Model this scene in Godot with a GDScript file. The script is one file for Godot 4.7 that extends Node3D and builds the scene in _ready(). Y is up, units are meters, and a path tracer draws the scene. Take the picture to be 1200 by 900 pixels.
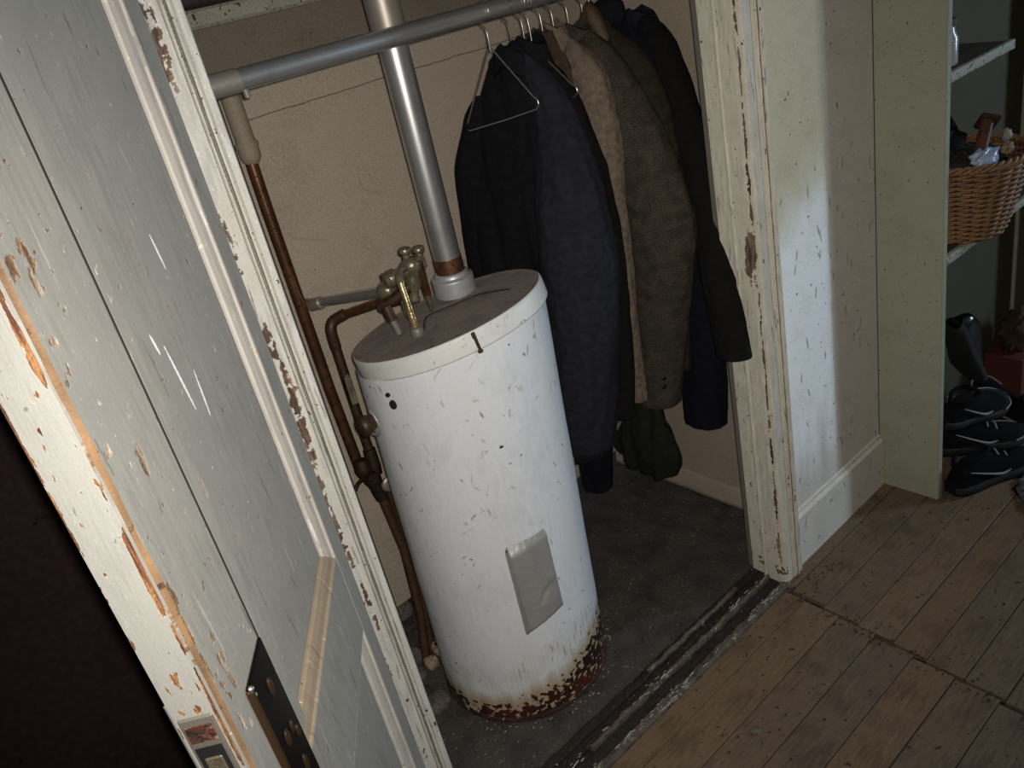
extends Node3D

# ---------------------------------------------------------------- geometry collector
class Geo:
	var v := PackedVector3Array()
	var n := PackedVector3Array()
	var uv := PackedVector2Array()
	var ix := PackedInt32Array()

	# rows of points -> smooth sheet; uv = (u0..u1, v0..v1); outward makes the normals leave the middle
	func grid(rows: Array, closed := false, outward := true, uvr := Rect2(0, 0, 1, 1), flip := false) -> void:
		var rc := rows.size()
		var cc: int = rows[0].size()
		var first := v.size()
		var mid := Vector3.ZERO
		var rowmid := []
		for r in rows:
			var m := Vector3.ZERO
			for p in r:
				m += p
			rowmid.append(m / cc)
		var ns := PackedVector3Array()
		var vote := 0.0
		for i in rc:
			for j in cc:
				var a: Vector3 = rows[i][(j - 1 + cc) % cc] if closed else rows[i][maxi(j - 1, 0)]
				var b: Vector3 = rows[i][(j + 1) % cc] if closed else rows[i][mini(j + 1, cc - 1)]
				var c: Vector3 = rows[maxi(i - 1, 0)][j]
				var d: Vector3 = rows[mini(i + 1, rc - 1)][j]
				var k := (b - a).cross(d - c)
				if k.length() < 1e-12:
					k = (d - c).cross(Vector3(0.3, 1, 0.2)) if (b - a).length() < 1e-9 else Vector3.ZERO
				if (b - a).length() < 1e-7:   # a closed tip: look along the axis
					k = (rowmid[i] - rowmid[clampi(i + (1 if i == 0 else -1), 0, rc - 1)])
					if i != 0 and i != rc - 1:
						k = Vector3.UP
					ns.append(k.normalized() * 1000.0)
					continue
				vote += k.normalized().dot(rows[i][j] - rowmid[i])
				ns.append(k.normalized())
		var s := 1.0
		if outward and vote < 0.0:
			s = -1.0
		if flip:
			s = -s
		for i in rc:
			for j in cc:
				v.append(rows[i][j])
				var q := ns[i * cc + j]
				n.append(q / 1000.0 if q.length() > 10.0 else q * s)
				uv.append(Vector2(uvr.position.x + uvr.size.x * float(j) / float(cc if closed else cc - 1), uvr.position.y + uvr.size.y * float(i) / float(rc - 1)))
		for i in rc - 1:
			for j in (cc if closed else cc - 1):
				var p00 := first + i * cc + j
				var p01 := first + i * cc + (j + 1) % cc
				var p10 := p00 + cc
				var p11 := p01 + cc
				if s > 0.0:
					for q in [p00, p10, p01, p01, p10, p11]:
						ix.append(q)
				else:
					for q in [p00, p01, p10, p01, p11, p10]:
						ix.append(q)

	func quad(a: Vector3, b: Vector3, c: Vector3, d: Vector3, want: Vector3, uvs = null) -> void:
		var k := (b - a).cross(c - a)
		if k.length() < 1e-12:
			k = (c - a).cross(d - a)
		k = k.normalized()
		var f := v.size()
		var turn := k.dot(want) < 0.0
		if turn:
			k = -k
		var ps := [a, b, c, d]
		for i in 4:
			v.append(ps[i])
			n.append(k)
			uv.append(uvs[i] if uvs != null else Vector2(ps[i].x + ps[i].z, ps[i].y))
		for q in ([0, 1, 2, 0, 2, 3] if turn else [0, 2, 1, 0, 3, 2]):
			ix.append(f + q)

	func tri(a: Vector3, b: Vector3, c: Vector3, want: Vector3) -> void:
		var k := (b - a).cross(c - a).normalized()
		var f := v.size()
		var turn := k.dot(want) < 0.0
		if turn:
			k = -k
		for p in [a, b, c]:
			v.append(p)
			n.append(k)
			uv.append(Vector2(p.x + p.z, p.y))
		for q in ([0, 1, 2] if turn else [0, 2, 1]):
			ix.append(f + q)

	# box with chamfered edges
	func box(xf: Transform3D, size: Vector3, bev := 0.003) -> void:
		var h := size / 2
		bev = minf(bev, minf(h.x, minf(h.y, h.z)) * 0.9)
		var i := h - Vector3(bev, bev, bev)
		var B := xf.basis
		for ax in 3:
			var e1 := (ax + 1) % 3
			var e2 := (ax + 2) % 3
			for s in [-1.0, 1.0]:
				var ps := []
				for q in [[-1, -1], [1, -1], [1, 1], [-1, 1]]:
					var p := Vector3.ZERO
					p[ax] = s * h[ax]
					p[e1] = q[0] * i[e1]
					p[e2] = q[1] * i[e2]
					ps.append(xf * p)
				var w := Vector3.ZERO
				w[ax] = s
				quad(ps[0], ps[1], ps[2], ps[3], B * w)
			for s1 in [-1.0, 1.0]:
				for s2 in [-1.0, 1.0]:
					var ps := []
					for q in [[1, 0, -1], [1, 0, 1], [0, 1, 1], [0, 1, -1]]:
						var p := Vector3.ZERO
						p[e1] = s1 * (h[e1] if q[0] else i[e1])
						p[e2] = s2 * (h[e2] if q[1] else i[e2])
						p[ax] = q[2] * i[ax]
						ps.append(xf * p)
					var w := Vector3.ZERO
					w[e1] = s1
					w[e2] = s2
					quad(ps[0], ps[1], ps[2], ps[3], B * w)
		for sx in [-1.0, 1.0]:
			for sy in [-1.0, 1.0]:
				for sz in [-1.0, 1.0]:
					tri(xf * Vector3(sx * h.x, sy * i.y, sz * i.z), xf * Vector3(sx * i.x, sy * h.y, sz * i.z), xf * Vector3(sx * i.x, sy * i.y, sz * h.z), B * Vector3(sx, sy, sz))

	func box_at(lo: Vector3, hi: Vector3, bev := 0.003) -> void:
		box(Transform3D(Basis(), (lo + hi) / 2), hi - lo, bev)

	func tube(pts: Array, rad, segs := 10, caps := true, squash := 1.0) -> void:
		var rows := []
		var side := Vector3.ZERO
		var np := pts.size()
		for i in np:
			var t: Vector3 = (pts[mini(i + 1, np - 1)] - pts[maxi(i - 1, 0)]).normalized()
			if i == 0:
				side = t.cross(Vector3.UP if absf(t.y) < 0.9 else Vector3.RIGHT).normalized()
			side = (side - t * side.dot(t)).normalized()
			var up := t.cross(side)
			var r: float = rad[i] if rad is Array else rad
			var ring := PackedVector3Array()
			for j in segs:
				var a := TAU * j / segs
				ring.append(pts[i] + side * cos(a) * r + up * sin(a) * r * squash)
			if caps and i == 0:
				rows.append(PackedVector3Array(Array(ring).map(func(p): return pts[0] + (p - pts[0]) * 0.001 - t * 0.0)))
				rows.append(PackedVector3Array(Array(ring).map(func(p): return pts[0] + (p - pts[0]) * 0.9)))
			rows.append(ring)
			if caps and i == np - 1:
				rows.append(PackedVector3Array(Array(ring).map(func(p): return pts[i] + (p - pts[i]) * 0.9)))
				rows.append(PackedVector3Array(Array(ring).map(func(p): return pts[i] + (p - pts[i]) * 0.001)))
		grid(rows, true)

	# profile of (radius, height) turned about the local y axis; u = 0.5 faces +z
	func lathe(xf: Transform3D, prof: Array, segs := 32) -> void:
		var rows := []
		for p in prof:
			var ring := PackedVector3Array()
			for j in segs + 1:
				var a := -PI + TAU * j / segs
				ring.append(xf * Vector3(p.x * sin(a), p.y, p.x * cos(a)))
			rows.append(ring)
		grid(rows)

	func flat_prism(xf: Transform3D, poly: PackedVector2Array, depth: float) -> void:
		var t := Geometry2D.triangulate_polygon(poly)
		for i in range(0, t.size(), 3):
			var a := poly[t[i]]
			var b := poly[t[i + 1]]
			var c := poly[t[i + 2]]
			tri(xf * Vector3(a.x, a.y, 0), xf * Vector3(b.x, b.y, 0), xf * Vector3(c.x, c.y, 0), xf.basis * Vector3(0, 0, -1))
			tri(xf * Vector3(a.x, a.y, depth), xf * Vector3(b.x, b.y, depth), xf * Vector3(c.x, c.y, depth), xf.basis * Vector3(0, 0, 1))
		var cw := Geometry2D.is_polygon_clockwise(poly)
		for i in poly.size():
			var a := poly[i]
			var b := poly[(i + 1) % poly.size()]
			var o := Vector2(b.y - a.y, a.x - b.x) * (-1.0 if cw else 1.0)
			quad(xf * Vector3(a.x, a.y, 0), xf * Vector3(b.x, b.y, 0), xf * Vector3(b.x, b.y, depth), xf * Vector3(a.x, a.y, depth), xf.basis * Vector3(o.x, o.y, 0))

	# a plan profile (x, z) carried up from y0 to y1; u runs along the profile in metres / uw, v down the height / vh
	func moulding(prof: Array, y0: float, y1: float, uw: float, vh: float, outside: Vector2, steps := 1) -> void:
		var along := 0.0
		for i in prof.size() - 1:
			var a: Vector2 = prof[i]
			var b: Vector2 = prof[i + 1]
			var l := a.distance_to(b)
			var o := Vector2(b.y - a.y, a.x - b.x).normalized()
			if o.dot(outside) < -0.001 or (absf(o.dot(outside)) <= 0.001 and i > prof.size() / 2):
				o = -o
			for k in steps:
				var ya := lerpf(y0, y1, float(k) / steps)
				var yb := lerpf(y0, y1, float(k + 1) / steps)
				quad(Vector3(a.x, ya, a.y), Vector3(b.x, ya, b.y), Vector3(b.x, yb, b.y), Vector3(a.x, yb, a.y), Vector3(o.x, 0, o.y), [Vector2(along / uw, 1 - ya / vh), Vector2((along + l) / uw, 1 - ya / vh), Vector2((along + l) / uw, 1 - yb / vh), Vector2(along / uw, 1 - yb / vh)])
			along += l

	func mesh() -> ArrayMesh:
		var m := ArrayMesh.new()
		var a := []
		a.resize(Mesh.ARRAY_MAX)
		a[Mesh.ARRAY_VERTEX] = v
		a[Mesh.ARRAY_NORMAL] = n
		a[Mesh.ARRAY_TEX_UV] = uv
		a[Mesh.ARRAY_INDEX] = ix
		m.add_surface_from_arrays(Mesh.PRIMITIVE_TRIANGLES, a)
		return m

# ---------------------------------------------------------------- naming and tagging
var taken := {}
var M := {}
var rng := RandomNumberGenerator.new()
var wob := FastNoiseLite.new()

func numbered(called: String) -> String:
	var k: int = taken.get(called, 0)
	taken[called] = k + 1
	return called if k == 0 else "%s_%03d" % [called, k]

func tag(o: Node3D, label: String, category: String, group := "") -> Node3D:
	o.set_meta("label", label)
	o.set_meta("category", category)
	if group:
		o.set_meta("group", group)
	return o

func thing(called: String, label: String, category: String, at := Vector3.ZERO, group := "") -> Node3D:
	var o := Node3D.new()
	o.name = numbered(called)
	add_child(o)
	o.position = at
	return tag(o, label, category, group)

func setting(called: String, label := "", category := "") -> Node3D:
	var o := Node3D.new()
	o.name = called
	add_child(o)
	o.set_meta("kind", "structure")
	if label:
		tag(o, label, category)
	return o

func put(parent: Node3D, called: String, g, m: Material, label := "") -> MeshInstance3D:
	var o := MeshInstance3D.new()
	o.mesh = g.mesh() if g is Geo else g
	o.material_override = m
	o.name = called if parent != self else numbered(called)
	parent.add_child(o, true)
	if label:
		o.set_meta("label", label)
	return o

func struct(called: String, g, m: Material, label := "", category := "") -> MeshInstance3D:
	var o := put(self, called, g, m)
	o.set_meta("kind", "structure")
	if label:
		tag(o, label, category)
	return o

func boxg(lo: Vector3, hi: Vector3, bev := 0.003) -> Geo:
	var g := Geo.new()
	g.box_at(lo, hi, bev)
	return g

func tubeg(pts: Array, rad, segs := 10, caps := true) -> Geo:
	var g := Geo.new()
	g.tube(pts, rad, segs, caps)
	return g

func smooth(pts: Array, per := 6) -> Array:   # Catmull-Rom through the points
	var out := []
	for i in pts.size() - 1:
		var a: Vector3 = pts[maxi(i - 1, 0)]
		var b: Vector3 = pts[i]
		var c: Vector3 = pts[i + 1]
		var d: Vector3 = pts[mini(i + 2, pts.size() - 1)]
		for k in per:
			out.append(b.cubic_interpolate(c, a, d, float(k) / per))
	out.append(pts[-1])
	return out

# ---------------------------------------------------------------- textures
func noise_bytes(w: int, h: int, freq: float, seed_: int, oct := 4, sx := 1, sy := 1, kind := FastNoiseLite.TYPE_SIMPLEX_SMOOTH, tile := false) -> PackedByteArray:
	var f := FastNoiseLite.new()
	f.seed = seed_
	f.noise_type = kind
	f.frequency = freq
	f.fractal_type = FastNoiseLite.FRACTAL_FBM
	f.fractal_octaves = oct
	var im: Image = f.get_seamless_image(w / sx, h / sy) if tile else f.get_image(w / sx, h / sy)
	if sx > 1 or sy > 1:
		im.resize(w, h, Image.INTERPOLATE_CUBIC)
	im.convert(Image.FORMAT_L8)
	return im.get_data()

func blot(d: PackedFloat32Array, w: int, h: int, x: float, y: float, rx: float, ry: float, amt: float) -> void:
	for j in range(maxi(0, int(y - ry)), mini(h, int(y + ry) + 1)):
		for i in range(maxi(0, int(x - rx)), mini(w, int(x + rx) + 1)):
			var q := 1.0 - pow((i - x) / rx, 2) - pow((j - y) / ry, 2)
			if q > 0:
				d[j * w + i] += amt * minf(1.0, q * 2.0)

func mark(im: PackedByteArray, w: int, h: int, a: Vector2, b: Vector2, wd: float, c: Color, op: float) -> void:
	var steps := int(a.distance_to(b)) + 1
	for k in steps + 1:
		var t := float(k) / steps
		var p := a.lerp(b, t)
		var r := wd * (0.35 + 0.65 * sin(PI * t))
		for j in range(int(p.y - r), int(p.y + r) + 1):
			for i in range(int(p.x - r), int(p.x + r) + 1):
				if i >= 0 and j >= 0 and i < w and j < h:
					var o := (j * w + i) * 3
					var q := op * 0.6
					im[o] = int(lerpf(im[o], c.r8, q))
					im[o + 1] = int(lerpf(im[o + 1], c.g8, q))
					im[o + 2] = int(lerpf(im[o + 2], c.b8, q))

# painted, flaking surface. o: base, under, dirt colours; low/fine/streak amounts; chip threshold; dens = extra chip density
func paint(w: int, h: int, o: Dictionary) -> Dictionary:
	var sd: int = o.get("seed", 1)
	var tile: bool = o.get("tile", false)
	var f: float = o.get("f", 1.0)
	var st: int = o.get("stretch", 1)
	var n1 := noise_bytes(w, h, 0.006 * f, sd, 4, 1, 1, FastNoiseLite.TYPE_SIMPLEX_SMOOTH, tile)
	var n2 := noise_bytes(w, h, 0.25 * f, sd + 1, 3, 1, 1, FastNoiseLite.TYPE_SIMPLEX_SMOOTH, tile)
	var sx: int = st if o.get("axis", "y") == "x" else 1
	var sy: int = st if o.get("axis", "y") == "y" else 1
	var n3 := noise_bytes(w, h, 0.1 * f, sd + 2, 3, sx, sy, FastNoiseLite.TYPE_SIMPLEX_SMOOTH, tile)
	var n4 := noise_bytes(w, h, o.get("chip_f", 0.035) * f, sd + 3, 5, 1, o.get("chip_stretch", 1), FastNoiseLite.TYPE_SIMPLEX_SMOOTH, tile)
	var base: Color = o.base
	var under: Color = o.get("under", Color(0.3, 0.2, 0.12))
	var under2: Color = o.get("under2", under.darkened(0.35))
	var dirt: Color = o.get("dirt", base.darkened(0.5))
	var al: float = o.get("low", 0.15)
	var af: float = o.get("fine", 0.1)
	var as_: float = o.get("streak", 0.1)
	var ad: float = o.get("dirt_amt", 0.3)
	var th: float = o.get("chip", 0.8)
	var rim: float = o.get("rim", 0.04)
	var rim_lift: float = o.get("rim_lift", 1.12)
	var dens = o.get("dens")
	var out := PackedByteArray()
	out.resize(w * h * 3)
	var hb := PackedByteArray()
	hb.resize(w * h)
	for i in w * h:
		var a := n1[i] / 255.0 - 0.5
		var b := n2[i] / 255.0 - 0.5
		var c := n3[i] / 255.0 - 0.5
		var e := n4[i] / 255.0 + b * 0.08
		if dens != null:
			e += dens[i]
		var k := 1.0 + al * a * 2.0 + af * b * 2.0 + as_ * c * 2.0
		var q := clampf((c * 0.7 + a - 0.05) * 3.0, 0.0, 1.0) * ad
		var r := lerpf(base.r, dirt.r, q) * k
		var g := lerpf(base.g, dirt.g, q) * k
		var bl := lerpf(base.b, dirt.b, q) * k
		var hh := 0.62 + b * 0.12 + c * 0.12
		if e > th:
			var z := clampf(a * 2.0 + c * 1.5 + 0.5, 0.0, 1.0)
			var kk := 1.0 + b * 0.7 + c * 0.6
			r = lerpf(under.r, under2.r, z) * kk
			g = lerpf(under.g, under2.g, z) * kk
			bl = lerpf(under.b, under2.b, z) * kk
			hh = 0.2 + c * 0.15
		elif e > th - rim:
			r *= rim_lift
			g *= rim_lift
			bl *= rim_lift
			hh += 0.12
		out[i * 3] = clampi(int(r * 255.0), 0, 255)
		out[i * 3 + 1] = clampi(int(g * 255.0), 0, 255)
		out[i * 3 + 2] = clampi(int(bl * 255.0), 0, 255)
		hb[i] = clampi(int(hh * 255.0), 0, 255)
	return {"rgb": out, "h": hb, "w": w, "hh": h}

func tex(p: Dictionary) -> ImageTexture:
	return ImageTexture.create_from_image(Image.create_from_data(p.w, p.hh, false, Image.FORMAT_RGB8, p.rgb))

func htex(p: Dictionary) -> ImageTexture:
	return ImageTexture.create_from_image(Image.create_from_data(p.w, p.hh, false, Image.FORMAT_L8, p.h))

# material from a paint() result; tri > 0: world triplanar repeats per metre; tri < 0: in the object's own axes
func mat(called: String, p, rough := 0.8, relief := 0.1, tri := 0.0, tint := Color.WHITE, metal := 0.0, spec := 0.5) -> StandardMaterial3D:
	var m := StandardMaterial3D.new()
	m.resource_name = called
	m.albedo_color = tint
	m.roughness = rough
	m.metallic = metal
	m.metallic_specular = spec
	if p != null:
		if not p.has("t"):
			p.t = tex(p)
			p.ht = htex(p)
		m.albedo_texture = p.t
		if relief != 0.0:
			m.heightmap_enabled = true
			m.heightmap_texture = p.ht
			m.heightmap_scale = relief
		if tri != 0.0:
			m.uv1_triplanar = true
			m.uv1_world_triplanar = tri > 0
			m.uv1_scale = Vector3.ONE * absf(tri)
	M[called] = m
	return m

func plain(called: String, c: Color, rough := 0.6, metal := 0.0, spec := 0.5) -> StandardMaterial3D:
	return mat(called, null, rough, 0, 0, c, metal, spec)


func fabric(called: String, c: Color, kind := "twill", tint2 := Color.BLACK, sd := 5, bump := 0.05, per_m := 9.0) -> void:
	var w := 256
	var n1 := noise_bytes(w, w, 0.02, sd, 3, 1, 1, FastNoiseLite.TYPE_SIMPLEX_SMOOTH, true)
	var n2 := noise_bytes(w, w, 0.35, sd + 9, 2, 1, 1, FastNoiseLite.TYPE_SIMPLEX_SMOOTH, true)
	var rgb := PackedByteArray()
	rgb.resize(w * w * 3)
	var hb := PackedByteArray()
	hb.resize(w * w)
	for y in w:
		for x in w:
			var i := y * w + x
			var t := 0.0
			if kind == "twill":
				t = 0.5 + 0.5 * sin(TAU * (x + y) / 8.0)
			elif kind == "tweed":   # herringbone of dark and light yarn
				var bx := (x / 16) % 2
				t = (1.0 if posmod((x if bx == 0 else -x) + y, 8) < 4 else 0.0) * 0.32 + (n2[i] / 255.0 - 0.5) * 2.2 + 0.30
			elif kind == "cord":
				t = absf(sin(PI * x / 12.8))
			else:
				t = 0.5 + 0.25 * sin(TAU * x / 6.4) + 0.25 * sin(TAU * y / 6.4)
			var k := 1.0 + (n1[i] / 255.0 - 0.5) * 0.5 + (n2[i] / 255.0 - 0.5) * 0.35
			var q := c.lerp(tint2, clampf(t, 0, 1) * (0.8 if kind == "tweed" else 0.35))
			rgb[i * 3] = clampi(int(q.r * k * 255), 0, 255)
			rgb[i * 3 + 1] = clampi(int(q.g * k * 255), 0, 255)
			rgb[i * 3 + 2] = clampi(int(q.b * k * 255), 0, 255)
			hb[i] = clampi(int((0.3 + 0.4 * t + 0.3 * n2[i] / 255.0) * 255), 0, 255)
	mat(called, {"rgb": rgb, "h": hb, "w": w, "hh": w}, 0.95, bump, -per_m, Color.WHITE, 0.0, 0.25)

func make_materials() -> void:
	# --- closet door: grey-white paint, brushed up and down, scratched and chipped (0.5 m x 2.05 m)
	var w := 512
	var h := 2048
	var d := PackedFloat32Array()
	d.resize(w * h)
	var px := func(t): return t / 0.5 * w
	var py := func(y): return (1.0 - y / 2.05) * h
	for s in [[0.432, 1.28, 6, 22, 0.5], [0.333, 1.192, 5, 26, 0.5], [0.327, 1.185, 4, 12, 0.5], [0.454, 1.435, 9, 30, 0.3], [0.468, 1.197, 6, 40, 0.28], [0.455, 1.10, 8, 40, 0.25], [0.46, 1.05, 8, 40, 0.25], [0.395, 1.075, 6, 12, 0.3]]:
		blot(d, w, h, px.call(s[0]), py.call(s[1]), s[2], s[3], s[4])
	rng.seed = 4
	for k in 46:   # flakes lost along the latch edge
		blot(d, w, h, px.call(rng.randf_range(0.468, 0.5)), py.call(rng.randf_range(0.2, 1.9)), rng.randf_range(4, 10), rng.randf_range(12, 60), 0.24)
	var p := paint(w, h, {"base": Color(0.548, 0.532, 0.492), "under": Color(0.42, 0.31, 0.21), "under2": Color(0.62, 0.57, 0.49), "dirt": Color(0.43, 0.42, 0.40), "low": 0.05, "fine": 0.02, "streak": 0.07, "dirt_amt": 0.35, "stretch": 8, "chip": 0.86, "dens": d, "seed": 11, "chip_f": 0.05})
	for k in 170:
		var a := Vector2(rng.randf() * w, rng.randf() * h)
		var dark := rng.randf() < 0.55
		mark(p.rgb, w, h, a, a + Vector2(rng.randf_range(-5, 5), rng.randf_range(6, 70)), rng.randf_range(0.6, 1.3), Color(0.36, 0.34, 0.31) if dark else Color(0.68, 0.67, 0.64), rng.randf_range(0.2, 0.6))
	for s in [[0.205, 1.395, 0.2, 1.36], [0.236, 1.265, 0.242, 1.218], [0.28, 1.31, 0.27, 1.24], [0.30, 1.33, 0.295, 1.31]]:
		mark(p.rgb, w, h, Vector2(px.call(s[0]), py.call(s[1])), Vector2(px.call(s[2]), py.call(s[3])), 1.6, Color(0.95, 0.95, 0.93), 1.3)
	mat("door_paint", p, 0.72, 0.08)
	# --- the door's narrow edge: cream paint chipped to bare wood along both arrises (0.05 m x 2.05 m)
	w = 128
	d = PackedFloat32Array()
	d.resize(w * h)
	for k in 90:
		var side := rng.randf() < 0.45
		blot(d, w, h, rng.randf_range(0, 7) if side else w - rng.randf_range(0, 12), rng.randf() * h, rng.randf_range(5, 13), rng.randf_range(6, 50), 0.33)
	for s in [[64, 1.12, 20, 18, 0.32], [40, 1.087, 12, 8, 0.35], [75, 1.085, 14, 8, 0.35], [84, 1.14, 5, 8, 0.3]]:
		blot(d, w, h, s[0], py.call(s[1]), s[2], s[3], s[4])
	p = paint(w, h, {"base": Color(0.60, 0.592, 0.555), "under": Color(0.36, 0.20, 0.12), "under2": Color(0.52, 0.37, 0.23), "dirt": Color(0.50, 0.485, 0.45), "low": 0.06, "fine": 0.04, "streak": 0.05, "stretch": 4, "chip": 0.82, "dens": d, "seed": 31})
	for k in 50:
		var a := Vector2(rng.randf() * w, rng.randf() * h)
		mark(p.rgb, w, h, a, a + Vector2(rng.randf_range(-14, 14), rng.randf_range(0, 14)), 0.9, Color(0.4, 0.35, 0.3), 0.5)
	mat("door_edge_paint", p, 0.7, 0.08)
	# --- casing paint: cracked cream coats coming off in strips (0.25 m x 2.05 m)
	w = 256
	for which in 2:
		d = PackedFloat32Array()
		d.resize(w * h)
		var cx := func(u): return u / 0.25 * w
		if which == 0:   # left of the closet
			for s in [[0.082, 1.56, 10, 70, 0.34], [0.072, 1.52, 8, 30, 0.34], [0.068, 1.42, 7, 30, 0.3], [0.072, 1.37, 5, 50, 0.3], [0.080, 1.32, 4, 50, 0.28], [0.083, 1.18, 7, 30, 0.34], [0.088, 1.12, 5, 40, 0.3], [0.086, 1.07, 8, 36, 0.34], [0.084, 1.02, 7, 40, 0.34], [0.074, 0.955, 12, 40, 0.34], [0.076, 0.905, 9, 34, 0.34], [0.082, 0.85, 5, 50, 0.3], [0.086, 0.72, 4, 60, 0.26], [0.075, 0.6, 6, 40, 0.28]]:
				blot(d, w, h, cx.call(s[0]), py.call(s[1]), s[2] * 1.15, s[3] * 1.1, s[4] + 0.12)
		else:            # right of the closet: the corner itself is at u = 0.112
			for s in [[0.107, 1.38, 3, 40, 0.34], [0.109, 1.28, 3, 50, 0.34], [0.108, 1.15, 4, 46, 0.3], [0.106, 1.06, 4, 40, 0.34], [0.108, 0.985, 5, 26, 0.36], [0.099, 0.905, 15, 50, 0.6], [0.090, 0.865, 12, 26, 0.5], [0.104, 0.84, 4, 20, 0.34], [0.108, 0.66, 4, 36, 0.34], [0.108, 0.56, 3, 30, 0.34], [0.108, 0.40, 4, 60, 0.34], [0.107, 0.25, 5, 60, 0.34], [0.106, 0.12, 6, 50, 0.34], [0.128, 0.88, 3, 6, 0.4], [0.15, 0.42, 6, 24, 0.26], [0.16, 0.3, 5, 24, 0.28], [0.05, 0.25, 5, 12, 0.34], [0.045, 0.14, 6, 12, 0.34], [0.11, 0.04, 30, 20, 0.22], [0.04, 0.04, 20, 16, 0.25]]:
				blot(d, w, h, cx.call(s[0]), py.call(s[1]), s[2], s[3], s[4] + 0.08)
			rng.seed = 77
			for k in 110:   # the split down the corner
				blot(d, w, h, cx.call(0.1085 + rng.randf_range(-0.0015, 0.0015)), h * k / 110.0 + rng.randf_range(0, 18), rng.randf_range(1.2, 2.6), rng.randf_range(5, 26), rng.randf_range(0.1, 0.55))
		rng.seed = 8 + which
		for k in 60:
			blot(d, w, h, rng.randf() * w, rng.randf() * h, rng.randf_range(1.5, 4), rng.randf_range(5, 36), 0.2)
		p = paint(w, h, {"base": Color(0.68, 0.665, 0.62) if which == 0 else Color(0.77, 0.745, 0.67), "under": Color(0.28, 0.20, 0.14), "under2": Color(0.42, 0.36, 0.29), "dirt": Color(0.55, 0.52, 0.46), "low": 0.06, "fine": 0.06, "streak": 0.10, "dirt_amt": 0.4, "stretch": 8, "chip": 0.83, "dens": d, "seed": 41 + which * 7, "chip_f": 0.06, "rim": 0.05})
		for k in 110:   # cracks in the paint
			var a := Vector2(rng.randf() * w, rng.randf() * h)
			mark(p.rgb, w, h, a, a + Vector2(rng.randf_range(-4, 4), rng.randf_range(8, 50)), 0.7, Color(0.40, 0.35, 0.29), rng.randf_range(0.25, 0.7))
		# dark lines along the grooves between the reeds
		for u in ([0.1021, 0.1100, 0.1184] if which == 0 else [0.1485, 0.1617, 0.1759]):
			for k in h / 6:
				var xx: float = cx.call(u) + 0.8 * wob.get_noise_2d(k * 0.06, u * 500)
				mark(p.rgb, w, h, Vector2(xx, k * 6), Vector2(xx, k * 6 + 7), 0.9, Color(0.36, 0.32, 0.27), 0.75 + 0.5 * wob.get_noise_2d(k * 0.2, u * 300))
		mat("casing_paint_" + ["one", "two"][which], p, 0.75, 0.12)
	# --- closet plaster
	p = paint(512, 512, {"base": Color(0.665, 0.61, 0.535), "under": Color(0.52, 0.47, 0.41), "dirt": Color(0.55, 0.50, 0.435), "low": 0.06, "fine": 0.12, "streak": 0.06, "dirt_amt": 0.35, "chip": 0.90, "seed": 61, "tile": true, "f": 1.4, "rim": 0.03})
	for k in 9:
		var a := Vector2(rng.randf() * 512, rng.randf() * 512)
		var ang := rng.randf() * TAU
		for s in 9:
			ang += rng.randf_range(-0.5, 0.5)
			var b := a + Vector2(cos(ang), sin(ang)) * rng.randf_range(4, 9)
			mark(p.rgb, 512, 512, a, b, 0.5, Color(0.45, 0.41, 0.36), 0.22)
			a = b
	mat("plaster", p, 0.92, 0.35, 1.1)
	# --- wall beside the casing, 0.5 m x 2.05 m: bluish white below, yellower above, grubby near the floor
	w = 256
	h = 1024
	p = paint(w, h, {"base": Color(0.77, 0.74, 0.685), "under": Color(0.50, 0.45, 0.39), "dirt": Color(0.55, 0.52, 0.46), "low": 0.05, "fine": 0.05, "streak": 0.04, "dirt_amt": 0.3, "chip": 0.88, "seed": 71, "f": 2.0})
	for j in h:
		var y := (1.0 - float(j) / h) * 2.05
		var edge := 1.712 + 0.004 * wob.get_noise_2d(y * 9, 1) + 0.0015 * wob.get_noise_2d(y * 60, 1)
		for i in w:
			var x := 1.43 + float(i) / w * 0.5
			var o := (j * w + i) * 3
			# the left part is a cooler white, yellower towards the top, fading near the floor
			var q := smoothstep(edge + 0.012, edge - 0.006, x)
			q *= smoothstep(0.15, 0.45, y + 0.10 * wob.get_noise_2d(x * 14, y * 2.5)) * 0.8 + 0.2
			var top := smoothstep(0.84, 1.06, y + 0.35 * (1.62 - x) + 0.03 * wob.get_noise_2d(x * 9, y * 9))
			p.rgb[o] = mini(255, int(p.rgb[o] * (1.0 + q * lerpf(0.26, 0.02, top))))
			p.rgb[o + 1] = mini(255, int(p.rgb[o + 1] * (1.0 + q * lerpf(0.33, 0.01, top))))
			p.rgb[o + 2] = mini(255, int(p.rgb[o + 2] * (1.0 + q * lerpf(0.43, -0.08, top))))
	for k in 60:
		var a := Vector2(rng.randf() * w, h * rng.randf_range(0.5, 1.0))
		mark(p.rgb, w, h, a, a + Vector2(rng.randf_range(-4, 4), rng.randf_range(-18, 18)), 1.0, Color(0.42, 0.39, 0.36), 0.35)
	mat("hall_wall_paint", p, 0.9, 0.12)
	# --- sage green paint of the shelf unit
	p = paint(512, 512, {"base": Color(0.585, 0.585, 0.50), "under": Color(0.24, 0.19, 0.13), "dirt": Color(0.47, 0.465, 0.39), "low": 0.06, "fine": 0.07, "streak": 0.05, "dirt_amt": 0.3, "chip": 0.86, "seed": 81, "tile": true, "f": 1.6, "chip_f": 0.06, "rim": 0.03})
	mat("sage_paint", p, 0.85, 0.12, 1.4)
	mat("sage_paint_shaded", p, 0.9, 0.12, 1.4, Color(0.44, 0.40, 0.30))  # darker copy; the shade inside the unit is put into the tint
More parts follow.
